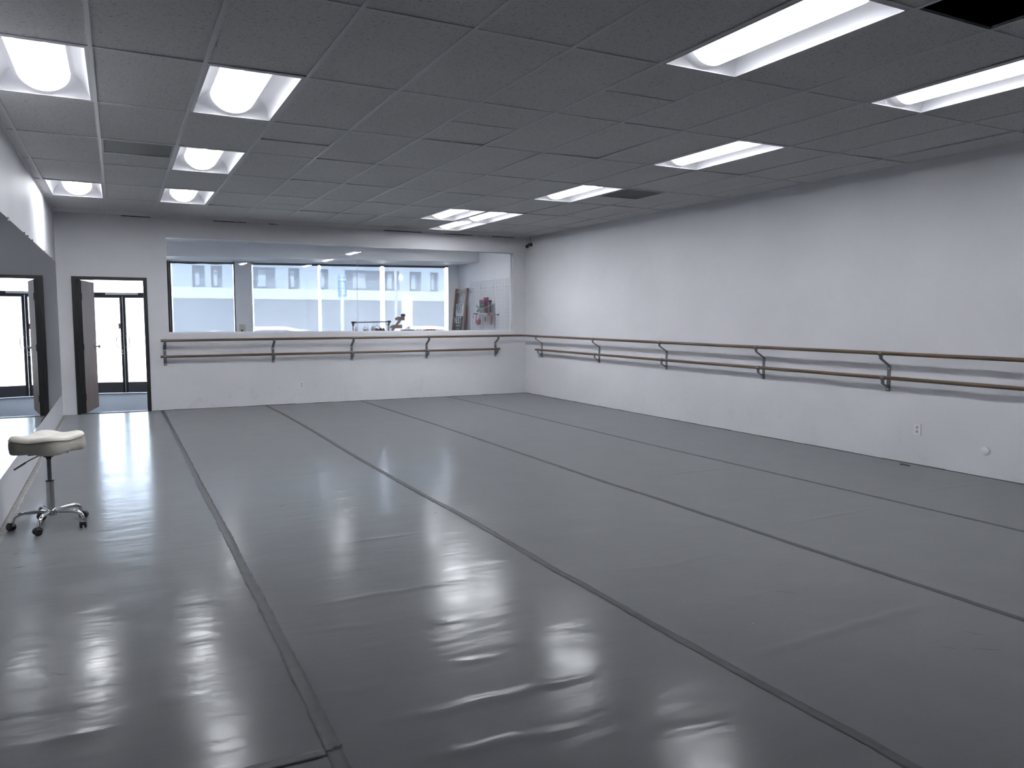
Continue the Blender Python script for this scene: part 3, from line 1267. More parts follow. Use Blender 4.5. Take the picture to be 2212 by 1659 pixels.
for zc in (.70, .745, .77):
    p = Vector((DC - .03, fy(DC - .03), zc)) + Vector((nx, ny, 0)) * .012
    b.cyl(p, p + Vector((nx, ny, 0)) * .012, .011 if zc > .72 else .014, 12)
b.build('door_lock', M_SCREW, sd, world=True, smooth=True)

MF = Matrix(((1 / math.hypot(1, FS), 0, -nx * -1, 0), (-FS / math.hypot(1, FS), 0, ny, 0), (0, 1, 0, 0), (0, 0, 0, 1)))
# columns: text x axis, text y axis (up), text normal (into the lobby)
MF = Matrix(((1 / math.hypot(1, FS), 0, nx, 0), (-FS / math.hypot(1, FS), 0, ny, 0), (0, 1, 0, 0), (0, 0, 0, 1)))
xa, xb = -.205, .405
t = thing('door_sign', 'long narrow white sign with black capitals over the glass double doors', 'sign', ((xa + xb) / 2, fy((xa + xb) / 2), 1.947))
b = MB()
fb(b, xa, xb, .0305, .033, 1.929, 1.966)
b.build('sign_strip', mat('white_sign', (.8, .8, .8), .5), t, world=True)
inv = full(t).inverted()
pc = Vector(((xa + xb) / 2, fy((xa + xb) / 2), 1.9475)) + Vector((nx, ny, 0)) * .0335
tx = text_mesh('THIS DOOR TO REMAIN UNLOCKED DURING BUSINESS HOURS', .0255, 'lettering', mat('black_letter', (.01, .01, .01), .5), t, inv @ Matrix.Translation(pc) @ MF, extrude=.0003)
tw = max(v.co.x for v in tx.data.vertices) - min(v.co.x for v in tx.data.vertices)
sc_ = .585 / max(tw, .01)
tx.data.transform(Matrix.Translation(Vector((0, 0, 0))) @ Matrix.Diagonal((1, 1, 1, 1)))
if tw > .01:
    cen = sum((v.co for v in tx.data.vertices), Vector()) / len(tx.data.vertices)
    ax = Vector((1 / math.hypot(1, FS), -FS / math.hypot(1, FS), 0))
    for v in tx.data.vertices:
        dlt = v.co - inv @ pc
        v.co += ax * (dlt.dot(ax) * (sc_ - 1))
o = MB()
fb(o, .012, .048, .0125, .0135, 1.22, 1.33)
o = o.build('door_sticker', mat('red_sticker', (.28, .10, .09), .5))
tag(o, 'small red sticker on the glass door stile above the pull handles', 'sticker')

# ---- wall plate on the pillar
t = thing('wall_plate', 'beige switch box with small black plug on the grey pillar between shop windows', 'switch box', (2.41, fy(2.41) - .02, 1.16))
b = MB()
fb(b, 2.348, 2.468, .02, .05, 1.15, 1.31)
b.build('box', mat('beige_plastic', (.52, .50, .44), .5), t, world=True, bevel=.004)
b = MB()
fb(b, 2.385, 2.425, .05, .075, 1.165, 1.195)
b.build('plug', M_DARKP, t, world=True, bevel=.004)

# ================================================================== OUTSIDE
b = MB()
b.box(-14, 40, 15.0, 60, LZ - .22, LZ - .12)
b.build('ground', mat('asphalt_pale', (.36, .37, .38), .9, var=.08, scale=1.5)).__setitem__('kind', 'structure')
b = MB()
b.prism([(L, fy(L) + .18), (12, fy(12) + .18), (12, fy(12) + 3.1), (L - 8, fy(L - 8) + 3.1), (L - 8, fy(L - 8) + .18)], LZ - .12, LZ - .01)
b.build('ground', M_EXT).__setitem__('kind', 'structure')

BY = 38.0
bl = thing('building', 'long pale blue-grey building across the street seen through the roller shades', 'building', (12, BY, LZ - .12))
M_B1 = mat('blue_grey_stucco', (.34, .40, .50), .9, var=.05, scale=1)
M_B2 = mat('white_canopy', (.58, .62, .65), .8)
M_B3 = mat('pale_shopfront', (.50, .54, .62), .8, var=.06, scale=.6)
b = MB()
wins = [(3.1, 3.64), (3.9, 4.4), (5.75, 6.8), (7.4, 7.93), (8.9, 9.34), (10.15, 12.0), (12.2, 13.0), (13.55, 14.2), (14.7, 15.15)]
z0, z1, z2, z3 = 2.75, 2.85, 3.85, 9.0
x = -20
b.box(-20, 45, BY, BY + .4, z2, z3)
b.box(-20, 45, BY, BY + .4, z0 - .1, z1)
for (a, c) in wins + [(45, 45)]:
    b.box(x, a, BY, BY + .4, z1, z2)
    x = c
b.box(-20, 45, BY + 3, BY + 9, LZ - .12, z3)
b.build('wall', M_B1, bl, world=True)
for (a, c) in wins:
    f = MB().box(a, c, BY + .28, BY + .34, z1, z2).build('window', mat('window_dark', (.16, .19, .25), .4), bl, world=True)
    MB().box(a + (c - a) * .25, a + (c - a) * .6, BY + .22, BY + .28, z1 + .1, z2 - .12).build('pane', mat('window_pale', (.36, .42, .52), .3), f, world=False).data.transform(full(f).inverted())
b = MB()
b.box(-20, 45, BY - 1.0, BY + .2, 2.33, 2.81)
b.build('canopy', M_B2, bl, world=True)
b = MB()
b.box(-20, 45, BY, BY + .4, LZ - .12, 2.6)
for i in range(-4, 11):
    b.box(i * 4 - .2, i * 4 + .2, BY - .15, BY, LZ - .12, 2.45)
b.build('shopfront', M_B3, bl, world=True)

# street sign
t = thing('street_sign', 'blue street sign with white bars on a post outside the middle shade', 'sign', (5.27, 20.0, LZ - .01))
b = MB()
b.box(-.115, .115, -.01, .01, 2.15, 2.68)
b.build('sign_plate', mat('sign_blue', (.10, .30, .55), .5), t, bevel=.02)
for i, (z, hw_) in enumerate(((2.60, .09), (2.50, .06), (2.42, .065), (2.34, .065), (2.24, .065))):
    MB().box(-hw_, hw_, -.013, -.010, z - .018, z + .018).build('sign_bar', M_WHITEP, t)
MB().cyl((0, .03, 0), (0, .03, 2.7), .045, 14).build('post', mat('pale_post', (.75, .77, .78), .5), t, smooth=True)
# white column
t = thing('street_column', 'white square column standing outside behind the wooden arrow signs', 'column', (7.75, 22.0, LZ - .12))
MB().box(-.13, .13, -.13, .13, 0, 2.36).build('shaft', mat('white_column', (.9, .9, .88), .7), t, bevel=.01)
MB().box(-.2, .2, -.2, .2, 0, .2).build('base', MATS['white_column'], t, bevel=.01)
# lamp post with a globe
t = thing('street_lamp', 'lamp post with a white globe outside the rightmost shade', 'street lamp', (8.75, 26.0, LZ - .12))
MB().cyl((0, 0, 0), (0, 0, 3.6), .05, 14).build('pole', mat('pale_post2', (.5, .48, .55), .5), t, smooth=True)
MB().box(-.05, .3, -.04, .04, 3.35, 3.45).build('arm', MATS['pale_post2'], t)
MB().ball((.18, -.05, 3.1), .1, 10, sz=1.5).build('globe', mat('white_globe', (.95, .95, .95), .3), t, smooth=True)


# parked cars
def car(x, y, col, label):
    t = thing('car', label, 'car', (x, y, LZ - .12), rz=-.02, group='cars parked outside the shop windows')
    n = 24
    prof = [(-2.2, .55), (-2.15, .80), (-1.3, .95), (-.75, 1.32), (-.2, 1.46), (.6, 1.46), (1.25, 1.30), (1.75, 1.0), (2.15, .92), (2.22, .55), (2.1, .28), (-2.1, .28)]
    b = MB()
    secs = []
    for yy, sc in ((-.86, .90), (-.80, .97), (-.6, 1), (.6, 1), (.80, .97), (.86, .90)):
        secs.append([(px * (.99 if abs(yy) > .7 else 1), yy * (1 if pz < 1.0 else .84), .28 + (pz - .28) * sc) for px, pz in prof])
    k = len(prof)
    vs = [p for s_ in secs for p in s_]
    fs = [(i * k + j, i * k + (j + 1) % k, (i + 1) * k + (j + 1) % k, (i + 1) * k + j) for i in range(len(secs) - 1) for j in range(k)]
    fs += [tuple(range(k)), tuple(range((len(secs) - 1) * k, len(secs) * k))[::-1]]
    b.add(vs, fs)
    b.build('body', mat('car_paint_' + label[:5].strip(), col, .18, coat=.6), t, bevel=.05, seg=3, smooth=True)
    for sgn in (-1, 1):
        b = MB()
        b.prism([(-1.05, 1.0), (-.68, 1.28), (-.2, 1.36), (.55, 1.36), (1.1, 1.24), (1.4, 1.0)], sgn * .80, sgn * .81, 'xz')
        b.build('side_window', mat('car_glass', (.10, .12, .15), .1), t)
    for cx in (-1.38, 1.38):
        for sgn in (-1, 1):
            w_ = MB().lathe([(.2, -.1), (.3, -.1), (.32, -.06), (.32, .06), (.3, .1), (.2, .1)], 24, (cx, sgn * .8, .32), 'y')
            w_.build('wheel', M_DARKP, t, smooth=True)
    return t


car(3.9, 24.0, (.72, .76, .80), 'silver parked car outside, partly behind the left panes')
car(8.6, 23.6, (.80, .82, .84), 'white parked car outside, behind the clothes rack and arrow signs')

# ================================================================== STUDIO THINGS
# ---- floor tape
T2 = [(2.135, 13.1), (2.178, 11.711), (2.186, 9.898), (2.172, 8.573), (2.171, 7.47), (2.176, 6.598), (2.185, 5.735), (2.205, 5.146), (2.204, 4.618), (2.201, 4.102), (2.195, 3.691), (2.208, 3.383), (2.207, 3.08), (2.206, 2.792), (2.215, 2.451), (2.224, 2.036), (2.234, 1.836), (2.24, 1.656), (2.24, 1.45), (2.22, .5)]
T1 = [(.571, 13.1), (.575, 9.978), (.582, 8.413), (.583, 7.093), (.591, 6.118), (.598, 5.199), (.595, 4.503), (.600, 3.666), (.598, 3.137), (.594, 2.729), (.592, 2.486), (.590, 2.3), (.59, .5)]
T3 = [(3.75, 13.1), (3.779, 11.495), (3.816, 9.711), (3.815, 8.233), (3.805, 6.07), (3.80, 5.537), (3.822, 4.958), (3.824, 4.497), (3.825, 3.94), (3.832, 3.164), (3.838, 2.791), (3.843, 2.444), (3.84, 2.0), (3.83, .5)]
T4 = [(5.38, 13.1), (5.425, 11.723), (5.417, 10.323), (5.425, 8.411), (5.412, 7.184), (5.423, 6.439), (5.44, 5.546), (5.455, 4.405), (5.469, 2.963), (5.47, 1.0)]


def ribbon(pts, wd, name, material, label, group, rag=.002, along='y', zoff=.0012):
    P = []
    for (a, c) in zip(pts[:-1], pts[1:]):
        n = max(1, int(math.hypot(c[0] - a[0], c[1] - a[1]) / .03))
        for i in range(n):
            P.append((a[0] + (c[0] - a[0]) * i / n, a[1] + (c[1] - a[1]) * i / n))
    P.append(pts[-1])
    vs, fs = [], []
    ja = jb = 0
    for i, (x, y) in enumerate(P):
        ja = ja * .6 + random.uniform(-rag, rag)
        jb = jb * .6 + random.uniform(-rag, rag)
        for q, f_ in enumerate((-.5, -.17, .17, .5)):
            j = ja if q == 0 else (jb if q == 3 else 0)
            if along == 'y':
                xx, yy = x + wd * f_ + j, y
            else:
                xx, yy = x, y + wd * f_ + j
            vs.append((xx, yy, fz(xx, yy) + zoff))
    for i in range(len(P) - 1):
        for q in range(3):
            a = i * 4 + q
            fs.append((a, a + 1, a + 5, a + 4))
    b = MB()
    b.add(vs, fs)
    cx, cy_ = P[len(P) // 2]
    o = b.build(name, material)
    for v in o.data.vertices:
        v.co -= Vector((cx, cy_, 0))
    o.location = (cx, cy_, 0)
    sd_ = o.modifiers.new('thickness', 'SOLIDIFY')
    sd_.thickness = .0008
    sd_.offset = -1
    o.data.polygons.foreach_set('use_smooth', [True] * len(o.data.polygons))
    return tag(o, label, 'floor tape', group)


G_T = 'grey tape lines along the floor seams'
ribbon(T1, .054, 'floor_tape', M_TAPE, 'grey floor tape line nearest the stool, running from beside the doorway to the bottom edge', G_T, .0028)
ribbon(T2, .050, 'floor_tape', M_TAPE, 'second grey floor tape line from the left, ending at the bottom right', G_T, .0024)
ribbon(T3, .046, 'floor_tape', M_TAPE, 'third grey floor tape line from the left, crossing to the right photo edge', G_T, .0024)
ribbon(T4, .040, 'floor_tape', M_TAPE, 'thin grey floor tape line nearest the right wall', G_T, .002)
ribbon([(-.77, 2.462), (.0, 2.466), (.3, 2.464), (.565, 2.462)], .052, 'floor_tape', M_TAPE, 'short cross piece of grey tape at the bottom left, joining a long tape line', G_T, .002, 'x', .0021)
ribbon([(L + .026, 3.0), (L + .026, 13.05)], .050, 'edge_tape', M_EDGE, 'worn grey-brown tape strip along the foot of the mirror wall', None, .004)
# curled tear where the tapes meet
b = MB()
pts = [(.565, 2.452), (.575, 2.456), (.582, 2.451), (.59, 2.462), (.600, 2.466), (.612, 2.463), (.622, 2.470)]
vs, fs = [], []
for i, (x, y) in enumerate(pts):
    vs += [(x, y - .004, .0055 + .001 * (i % 2)), (x, y + .004, .0075)]
for i in range(len(pts) - 1):
    fs.append((2 * i, 2 * i + 1, 2 * i + 3, 2 * i + 2))
b.add(vs, fs)
o = b.build('tape_scrap', mat('black_tear', (.02, .02, .02), .7))
sd_ = o.modifiers.new('thickness', 'SOLIDIFY')
sd_.thickness = .001
tag(o, 'torn black tape curl where the cross tape meets the long tape', 'tape scrap')
# a little dark strip by the right wall
b = MB()
b.tube([(6.885, 4.93, .006), (6.90, 4.905, .007), (6.90, 4.87, .006), (6.895, 4.83, .005)], .006, 8)
o = b.build('hair_tie', M_DARKP, smooth=True)
tag(o, 'small curled black strip lying on the floor at the foot of the right wall', 'litter')


# ---- ballet barres
def bracket(parent, T, zb, up_n=.138, lo_n=.094, zu=.392, zl=.142):
    """T maps local (t along the wall, n out of the wall, z) to world"""
    def p(t, n, z):
        return tuple(T @ Vector((t, n, z)))
    wd = (T.to_3x3() @ Vector((1, 0, 0)))
    br = bpy.data.objects.new('bracket', None)
    COL.objects.link(br)
    br.parent = parent
    br.matrix_basis = full(parent).inverted() @ (Matrix.Translation(T @ Vector((0, 0, zb))))
    b = MB()
    b.strap([p(0, .004, zb), p(0, .004, zb + .262), p(0, up_n * .93, zb + .335), p(0, up_n * .98, zb + .345), p(0, up_n, zb + zu - .02)], wd, .040, .006)
    b.build('upper_arm', M_STEEL, br, world=True, bevel=.001)
    b = MB()
    b.strap([p(0, .009, zb + .004), p(0, .009, zb + .036), p(0, lo_n * .95, zb + .082), p(0, lo_n, zb + .09), p(0, lo_n, zb + zl - .018)], wd, .040, .006)
    b.build('lower_arm', M_STEEL, br, world=True, bevel=.001)
    for nn, zc in ((up_n, zb + zu), (lo_n, zb + zl)):
        b = MB()
        path = []
        for i in range(13):
            a = R(-110 + i * 320 / 12 - 50)
            path.append(p(0, nn + .0225 * math.cos(a), zc + .0225 * math.sin(a)))
        b.strap(path, wd, .042, .004)
        b.build('clamp', M_STEEL, br, world=True, smooth=True)
    for zc, nn in ((zb + .022, .012), (zb + .235, .007)):
        b = MB()
        a0 = Vector(p(0, nn, zc))
        a1 = Vector(p(0, nn + .005, zc))
        b.cyl(a0, a1, .011, 14)
        b.build('screw', M_SCREW, br, world=True, smooth=True)
    return br


def rail(name, parent, pts, r, material):
    b = MB()
    b.tube(pts, r, 16)
    return b.build(name, material, parent, smooth=True, world=True, angle=60)


wb = thing('wall_barre', 'double wooden ballet barre under the interior window on the back wall', 'ballet barre', (3.6, D, .71), group='double ballet barres')
TB = Matrix(((1, 0, 0, 0), (0, -1, 0, D), (0, 0, 1, 0), (0, 0, 0, 1)))


def zback(x):
    return .705 + (x - .63) / 6.2 * .025


for x in (.634, 2.272, 3.598, 4.985, 6.379):
    bracket(wb, TB @ Matrix.Translation((x, 0, 0)), zback(x))
rail('upper_rail', wb, [(.575, D - .138, zback(.575) + .392), (3.4, D - .138, zback(3.4) + .394), (6.885, D - .138, zback(6.885) + .392)], .0195, M_BARRE)
rail('lower_rail', wb, [(.568, D - .094, zback(.568) + .142), (6.43, D - .094, zback(6.43) + .142)], .0195, M_BARRE)

wr = thing('wall_barre', 'long double wooden ballet barre running along the right wall', 'ballet barre', (W, 8.8, .71), group='double ballet barres')
TR = Matrix(((0, -1, 0, W), (-1, 0, 0, 0), (0, 0, 1, 0), (0, 0, 0, 1)))


def zright(y):
    return .708 + (y - 5.2) / 7.3 * .018


for y in (12.45, 10.53, 8.79, 6.917, 5.20, 3.45, 1.6):
    bracket(wr, TR @ Matrix.Translation((-y, 0, 0)), zright(y))
rail('upper_rail', wr, [(W - .138, 12.985, zright(13) + .395), (W - .138, 8, zright(8) + .393), (W - .138, .9, zright(3) + .392)], .0195, M_BARRE_Y)
rail('lower_rail', wr, [(W - .094, 12.53, zright(12.5) + .142), (W - .094, 8, zright(8) + .142), (W - .094, .9, zright(3) + .142)], .0195, M_BARRE_Y)


# ---- outlets
def outlet(T, loc, label):
    t = thing('wall_outlet', label, 'outlet', loc, group='duplex wall outlets')
    t.matrix_basis = Matrix.Translation(loc) @ T
    b = MB()
    b.box(-.037, .037, .0, .008, 0, .118)
    b.build('face_plate', M_WHITEP, t, bevel=.0015)
    for zc in (.038, .080):
        b = MB()
        b.prism([(.0165 * math.cos(a), zc + .0145 * math.sin(a)) for a in [2 * PI * i / 20 for i in range(20)]], .008, .010, 'xz')
        rc = b.build('receptacle', mat('outlet_face', (.5, .5, .52), .4), t)
        b = MB()
        b.box(-.0075, -.0055, .0100, .0108, zc - .001, zc + .008)
        b.box(.0055, .0075, .0100, .0108, zc - .001, zc + .006)
        b.cyl((0, .010, zc - .007), (0, .0108, zc - .007), .003, 10)
        b.build('slot', M_DARKP, rc)
    MB().cyl((0, .008, .059), (0, .0095, .059), .003, 10).build('screw', M_SCREW, t)
    return t


outlet(Matrix.Rotation(PI, 4, 'Z'), (2.73, D, .258), 'white duplex outlet low on the back wall below the barre')
outlet(Matrix.Rotation(PI / 2, 4, 'Z'), (W, 4.858, .297), 'white duplex outlet low on the right wall')
o = MB().lathe([(.040, 0), (.040, -.004), (.036, -.010), (.024, -.015), (.006, -.017)], 28, (W, 4.18, .243), 'x').build('cable_cover', M_WHITEP, smooth=True)
tag(o, 'small round white cover plate low on the right wall near the photo edge', 'cover plate')

# ---- security camera
t = thing('security_camera', 'small black bullet camera high in the corner above the barre', 'camera', (W, 12.87, 2.84))
b = MB()
b.lathe([(.032, 0), (.032, -.012), (.026, -.02), (.012, -.026)], 20, (0, 0, 0), 'x')
b.build('mount', M_DARKP, t, smooth=True)
b = MB()
b.tube([(-.02, 0, 0), (-.05, -.012, -.004), (-.075, -.03, -.008)], .009, 10)
b.ball((-.05, -.012, -.004), .015, 8)
b.build('arm', M_DARKP, t, smooth=True)
b = MB()
p0, p1 = Vector((-.055, -.02, .004)), Vector((-.165, -.115, -.052))
dv = (p1 - p0).normalized()
b.tube([p0, p0 + dv * .01, p0 + dv * .10, p0 + dv * .102, p1], [.018, .028, .028, .032, .032], 18)
hd = b.build('housing', M_DARKP, t, smooth=True)
MB().cyl(p1, p1 + dv * .002, .022, 16).build('lens', mat('lens_glass', (.03, .03, .05), .05), hd, smooth=True)
b = MB()
b.tube([(-.012, 0, .02), (-.02, .012, .06), (-.012, .03, .10), (-.02, .02, .141)], .004, 8)
b.build('cable', M_DARKP, t, smooth=True)

# ---- rolling stool
st = thing('rolling_stool', 'cream vinyl rolling stool with chrome five-legged base beside the mirror wall', 'stool', (-.462, 6.12, 0), rz=R(4))


def lobes(a):
    return .205 + .024 * math.cos(4 * (a - R(6)))


b = MB()
n = 96
rings = []
zt = .612
# underside to top
prof = [(.0, .530), (.55, .528), (.86, .527), (.95, .531), (.985, .540), (1.0, .556), (1.005, .580), (.998, .602), (.985, .615)]
prof2 = [(.985, .620), (.97, .631), (.93, .641), (.85, .647), (.7, .645), (.5, .639), (.3, .634), (.12, .632), (.0, .631)]
vs, fs = [], []
allp = prof + prof2
for k, (f_, z) in enumerate(allp):
    for j in range(n):
        a = 2 * PI * j / n
        r = lobes(a) * max(f_, .002)
        wr_ = .0018 * math.sin(a * 17 + z * 90) * (1 if .53 < z < .61 and f_ > .9 else 0)
        lobe = (lobes(a) - .205) / .024
        dz = .008 * lobe * min(1, f_ * 1.2) if k > 7 else -.004 * lobe * (f_ > .8)
        vs.append(((r + wr_) * math.cos(a), (r + wr_) * math.sin(a), z + dz))
for k in range(len(allp) - 1):
    for j in range(n):
        fs.append((k * n + j, k * n + (j + 1) % n, (k + 1) * n + (j + 1) % n, (k + 1) * n + j))
b.add(vs, fs)
TILT = Matrix.Translation((0, 0, .5)) @ Matrix.Rotation(R(-.7), 4, 'Y') @ Matrix.Translation((0, 0, -.5))
b.xf(TILT)
seat = b.build('seat', M_CREAM, st, smooth=True, angle=80)
b = MB()
b.tube([((lobes(2 * PI * j / n) * .992) * math.cos(2 * PI * j / n), (lobes(2 * PI * j / n) * .992) * math.sin(2 * PI * j / n), .6175 + .008 * (lobes(2 * PI * j / n) - .205) / .024) for j in range(n)], .0032, 8, closed=True)
b.xf(TILT)
b.build('piping', M_PIPING, seat, smooth=True)
b = MB()
b.box(-.12, .12, -.05, .05, .515, .529)
b.box(-.05, .05, -.12, .12, .515, .529)
b.lathe([(.03, .490), (.034, .516)], 20)
b.xf(TILT)
b.build('seat_plate', M_UNDER, st)
MB().lathe([(.0135, .31), (.0135, .50)], 20).build('gas_post', M_STEEL, st, smooth=True)
MB().lathe([(.0165, .475), (.0165, .515)], 20).build('upper_collar', M_DARKP, st, smooth=True)
MB().lathe([(.024, .100), (.024, .322)], 24).build('lower_column', mat('brushed_column', (.48, .48, .48), .35, metal=.7), st, smooth=True)
MB().lathe([(.020, .318), (.026, .319), (.026, .328), (.018, .330)], 24).build('collar_ring', M_DARKP, st, smooth=True)
b = MB()
b.tube([(-.02, -.01, .510), (-.06, -.015, .503), (-.11, -.02, .480), (-.16, -.024, .450)], .004, 8)
b.tube([(-.135, -.022, .465), (-.205, -.028, .422)], .0065, 10)
b.build('height_lever', M_STEEL, st, smooth=True)
b = MB()
b.lathe([(.022, .078), (.034, .082), (.036, .100), (.036, .118), (.03, .126), (.025, .128)], 28)
b.build('hub', M_CHROME, st, smooth=True)
for i in range(5):
    a = R(180 + 72 * i)
    ca, sa = math.cos(a), math.sin(a)
    lg = MB()
    path, rad = [], []
    for q in range(15):
        s_ = q / 14
        rr_ = .025 + .200 * min(1, s_ * 1.18)
        z = .108 + .010 * s_ if s_ < .55 else .1135 - (.052 * ((s_ - .55) / .45) ** 2.0)
        if s_ > .82:
            rr_ = .025 + .200 * (.82 * 1.18 + (s_ - .82) * .35)
        path.append((rr_ * ca, rr_ * sa, z))
        rad.append(.0125 if s_ > .12 else .010)
    lg.tube(path, rad, 12)
    end = path[-1]
    lg.cyl(end, (end[0], end[1], .050), .0065, 10)
    lg.build('leg', M_CHROME, st, smooth=True)
    # twin-wheel caster
    cr_ = MB()
    ax = R(40 + 67 * i)
    ex, ey = end[0] + .012 * math.cos(ax + PI / 2), end[1] + .012 * math.sin(ax + PI / 2)
    MA = Matrix.Translation((ex, ey, .0255)) @ Matrix.Rotation(ax, 4, 'Z')
    for sg in (-1, 1):
        cr_.lathe([(.010, sg * .006), (.0245, sg * .006), (.0255, sg * .010), (.0255, sg * .018), (.021, sg * .023), (.008, sg * .024)], 24, (0, 0, 0), 'x')
    cr_.xf(MA)
    cs = cr_.build('caster', M_DARKP, st, smooth=True)
    hdm = MB()
    arc = [(.029 * math.cos(R(q)), .029 * math.sin(R(q))) for q in range(-10, 200, 15)]
    poly = arc + [(.006, .0)]
    hdm.prism([(c_[0], c_[1]) for c_ in arc] + [(-.012, -.004), (.012, -.004)], -.006, .006, 'yz')
    vs_ = []
    for sgx in (-.014, .014):
        vs_ += [(sgx, .031 * math.cos(R(q)), .031 * math.sin(R(q))) for q in range(0, 181, 15)]
    m_ = 13
    hdm.add(vs_, [(i_, i_ + 1, m_ + i_ + 1, m_ + i_) for i_ in range(m_ - 1)])
    hdm.xf(MA)
    hdm.build('caster_hood', M_DARKP, cs, smooth=True)

# ================================================================== LOBBY THINGS
# ---- clothes rack
RY = 14.3
rk = thing('clothes_rack', 'silver clothes rack with black corner joints in front of the shop window', 'clothes rack', (4.31, RY, LZ))
b = MB()
b.cyl((3.99, RY, 1.367), (4.67, RY, 1.383), .0125, 14)
b.build('rail', mat('grey_tube', (.16, .17, .20), .35, metal=.5), rk, smooth=True, world=True)
for x, z in ((3.962, 1.366), (4.668, 1.384)):
    b = MB()
    b.cyl((x - .03, RY, z), (x + .035, RY, z), .019, 14)
    b.cyl((x, RY, z - .065), (x, RY, z), .017, 14)
    b.build('corner_joint', M_DARKP, rk, smooth=True, world=True)
    b = MB()
    b.cyl((x, RY, LZ + .03), (x, RY, z - .05), .0125, 14)
    b.build('post', M_SATIN, rk, smooth=True, world=True)
    b = MB()
    b.cyl((x, RY - .22, LZ + .025), (x, RY + .22, LZ + .025), .014, 12)
    for q in (-.2, .2):
        b.cyl((x, RY + q, LZ), (x, RY + q, LZ + .03), .018, 12)
    b.build('foot', M_DARKP, rk, smooth=True, world=True)
MB().cyl((3.962, RY, .05), (4.668, RY, .05), .010, 12).build('bottom_bar', M_SATIN, rk, smooth=True, world=True)


def garment(x, col, wdt, ln, label, strap=False, yaw=0., top=1.285):
    t = thing('hanging_garment', label, 'garment', (x, RY, 1.375), rz=yaw, group='small garments on the rack')
    # hanger
    b = MB()
    hk = [(0, .012 * math.cos(R(q)), .003 + .0155 * math.sin(R(q))) for q in range(200, -40, -20)]
    hk += [(0, .0, -.03), (0, 0, top - 1.375 + .005)]
    b.tube(hk, .0018, 6)
    zt_ = top - 1.375
    b.tube([(0, 0, zt_ + .005), (0, wdt / 2, zt_ - .055), (0, wdt / 2 - .02, zt_ - .062), (0, -wdt / 2 + .02, zt_ - .062), (0, -wdt / 2, zt_ - .055), (0, 0, zt_ + .005)], .0025, 6)
    b.build('hanger', mat('hanger_wire', (.25, .25, .30), .4, metal=.3), t, smooth=True)
    # cloth, a hollow tapered body with folds
    b = MB()
    n_, rows = 28, 9
    vs, fs = [], []
    for j in range(rows + 1):
        f_ = j / rows
        z = zt_ - (.012 if not strap else .055) - ln * f_
        hw_ = wdt / 2 * (min(1, .12 + f_ * 6) if not strap else .55) * (1 - .12 * math.sin(f_ * 3)) + .04 * f_
        for i in range(n_):
            a = 2 * PI * i / n_
            th = .012 + .02 * f_
            vs.append(((th + .005 * math.sin(5 * a + j)) * math.cos(a), hw_ * math.sin(a), z + .006 * math.sin(3 * a)))
    for j in range(rows):
        for i in range(n_):
            fs.append((j * n_ + i, j * n_ + (i + 1) % n_, (j + 1) * n_ + (i + 1) % n_, (j + 1) * n_ + i))
    b.add(vs, fs)
    if strap:
        for sg in (-1, 1):
            b.tube([(0, sg * wdt * .28, zt_ - .06), (.006, sg * wdt * .16, zt_ - .02), (0, 0.01 * sg, zt_ + .002)], .004, 6)
    b.build('cloth', mat('cloth_' + label.split()[0] + str(int(x * 100)), col, .85, var=.08), t, smooth=True)
    return t


garment(4.02, (.55, .48, .52), .20, .5, 'faint mauve garment hanging next to the left post of the rack', True)
garment(4.19, (.30, .24, .28), .30, .5, 'grey-mauve strappy garment, second from the left on the rack', True, .05)
garment(4.245, (.22, .27, .32), .32, .45, 'blue-grey strappy garment hanging right of the mauve one', True, -.3)
garment(4.345, (.42, .36, .36), .36, .55, 'pale taupe garment at the left of the middle cluster on the rack', False, -.05, 1.30)
garment(4.375, (.36, .12, .14), .26, .5, 'dusky red garment in the middle cluster on the rack', False, .0, 1.25)
garment(4.43, (.16, .08, .10), .34, .5, 'dark brown garment with an open strap, right of the red one', True, .35, 1.305)
garment(4.505, (.03, .035, .045), .32, .5, 'black garment, second from the right on the rack', False, 0., 1.275)
garment(4.56, (.02, .025, .03), .18, .5, 'narrow black garment furthest right on the rack', False, .1, 1.27)

# scroll wire stand beside the rack's right post
b = MB()
b.tube([(4.615, 14.2, LZ), (4.615, 14.2, 1.30), (4.61, 14.2, 1.33), (4.63, 14.2, 1.355), (4.655, 14.2, 1.355)], .006, 8)
b.tube([(4.61, 14.2, 1.31), (4.595, 14.2, 1.325), (4.58, 14.2, 1.34)], .005, 8)
b.tube([(4.575 + .012 * math.cos(R(q)), 14.2, 1.345 + .012 * math.sin(R(q))) for q in range(0, 360, 30)], .003, 6, closed=True)
b.lathe([(.05, LZ), (.05, LZ + .012), (.02, LZ + .02)], 24, (4.615, 14.2, 0))
o = b.build('wire_stand', mat('dark_wire', (.12, .12, .14), .4, metal=.4), smooth=True)
tag(o, 'thin dark scroll-topped wire stand beside the right post of the clothes rack', 'stand')

# ---- display table behind the partition sill
tb = thing('display_table', 'white display table just behind the sill of the interior window', 'table', (5.4, 14.75, LZ))
TZ = 1.186
MB().box(4.88, 5.95, 14.1, 15.45, TZ - .03, TZ).build('table_top', M_WHITEP, tb, bevel=.003, world=True)
for x in (4.93, 5.90):
    for y in (14.15, 15.40):
        MB().box(x - .02, x + .02, y - .02, y + .02, LZ, TZ - .03).build('leg', M_WHITEP, tb, world=True)

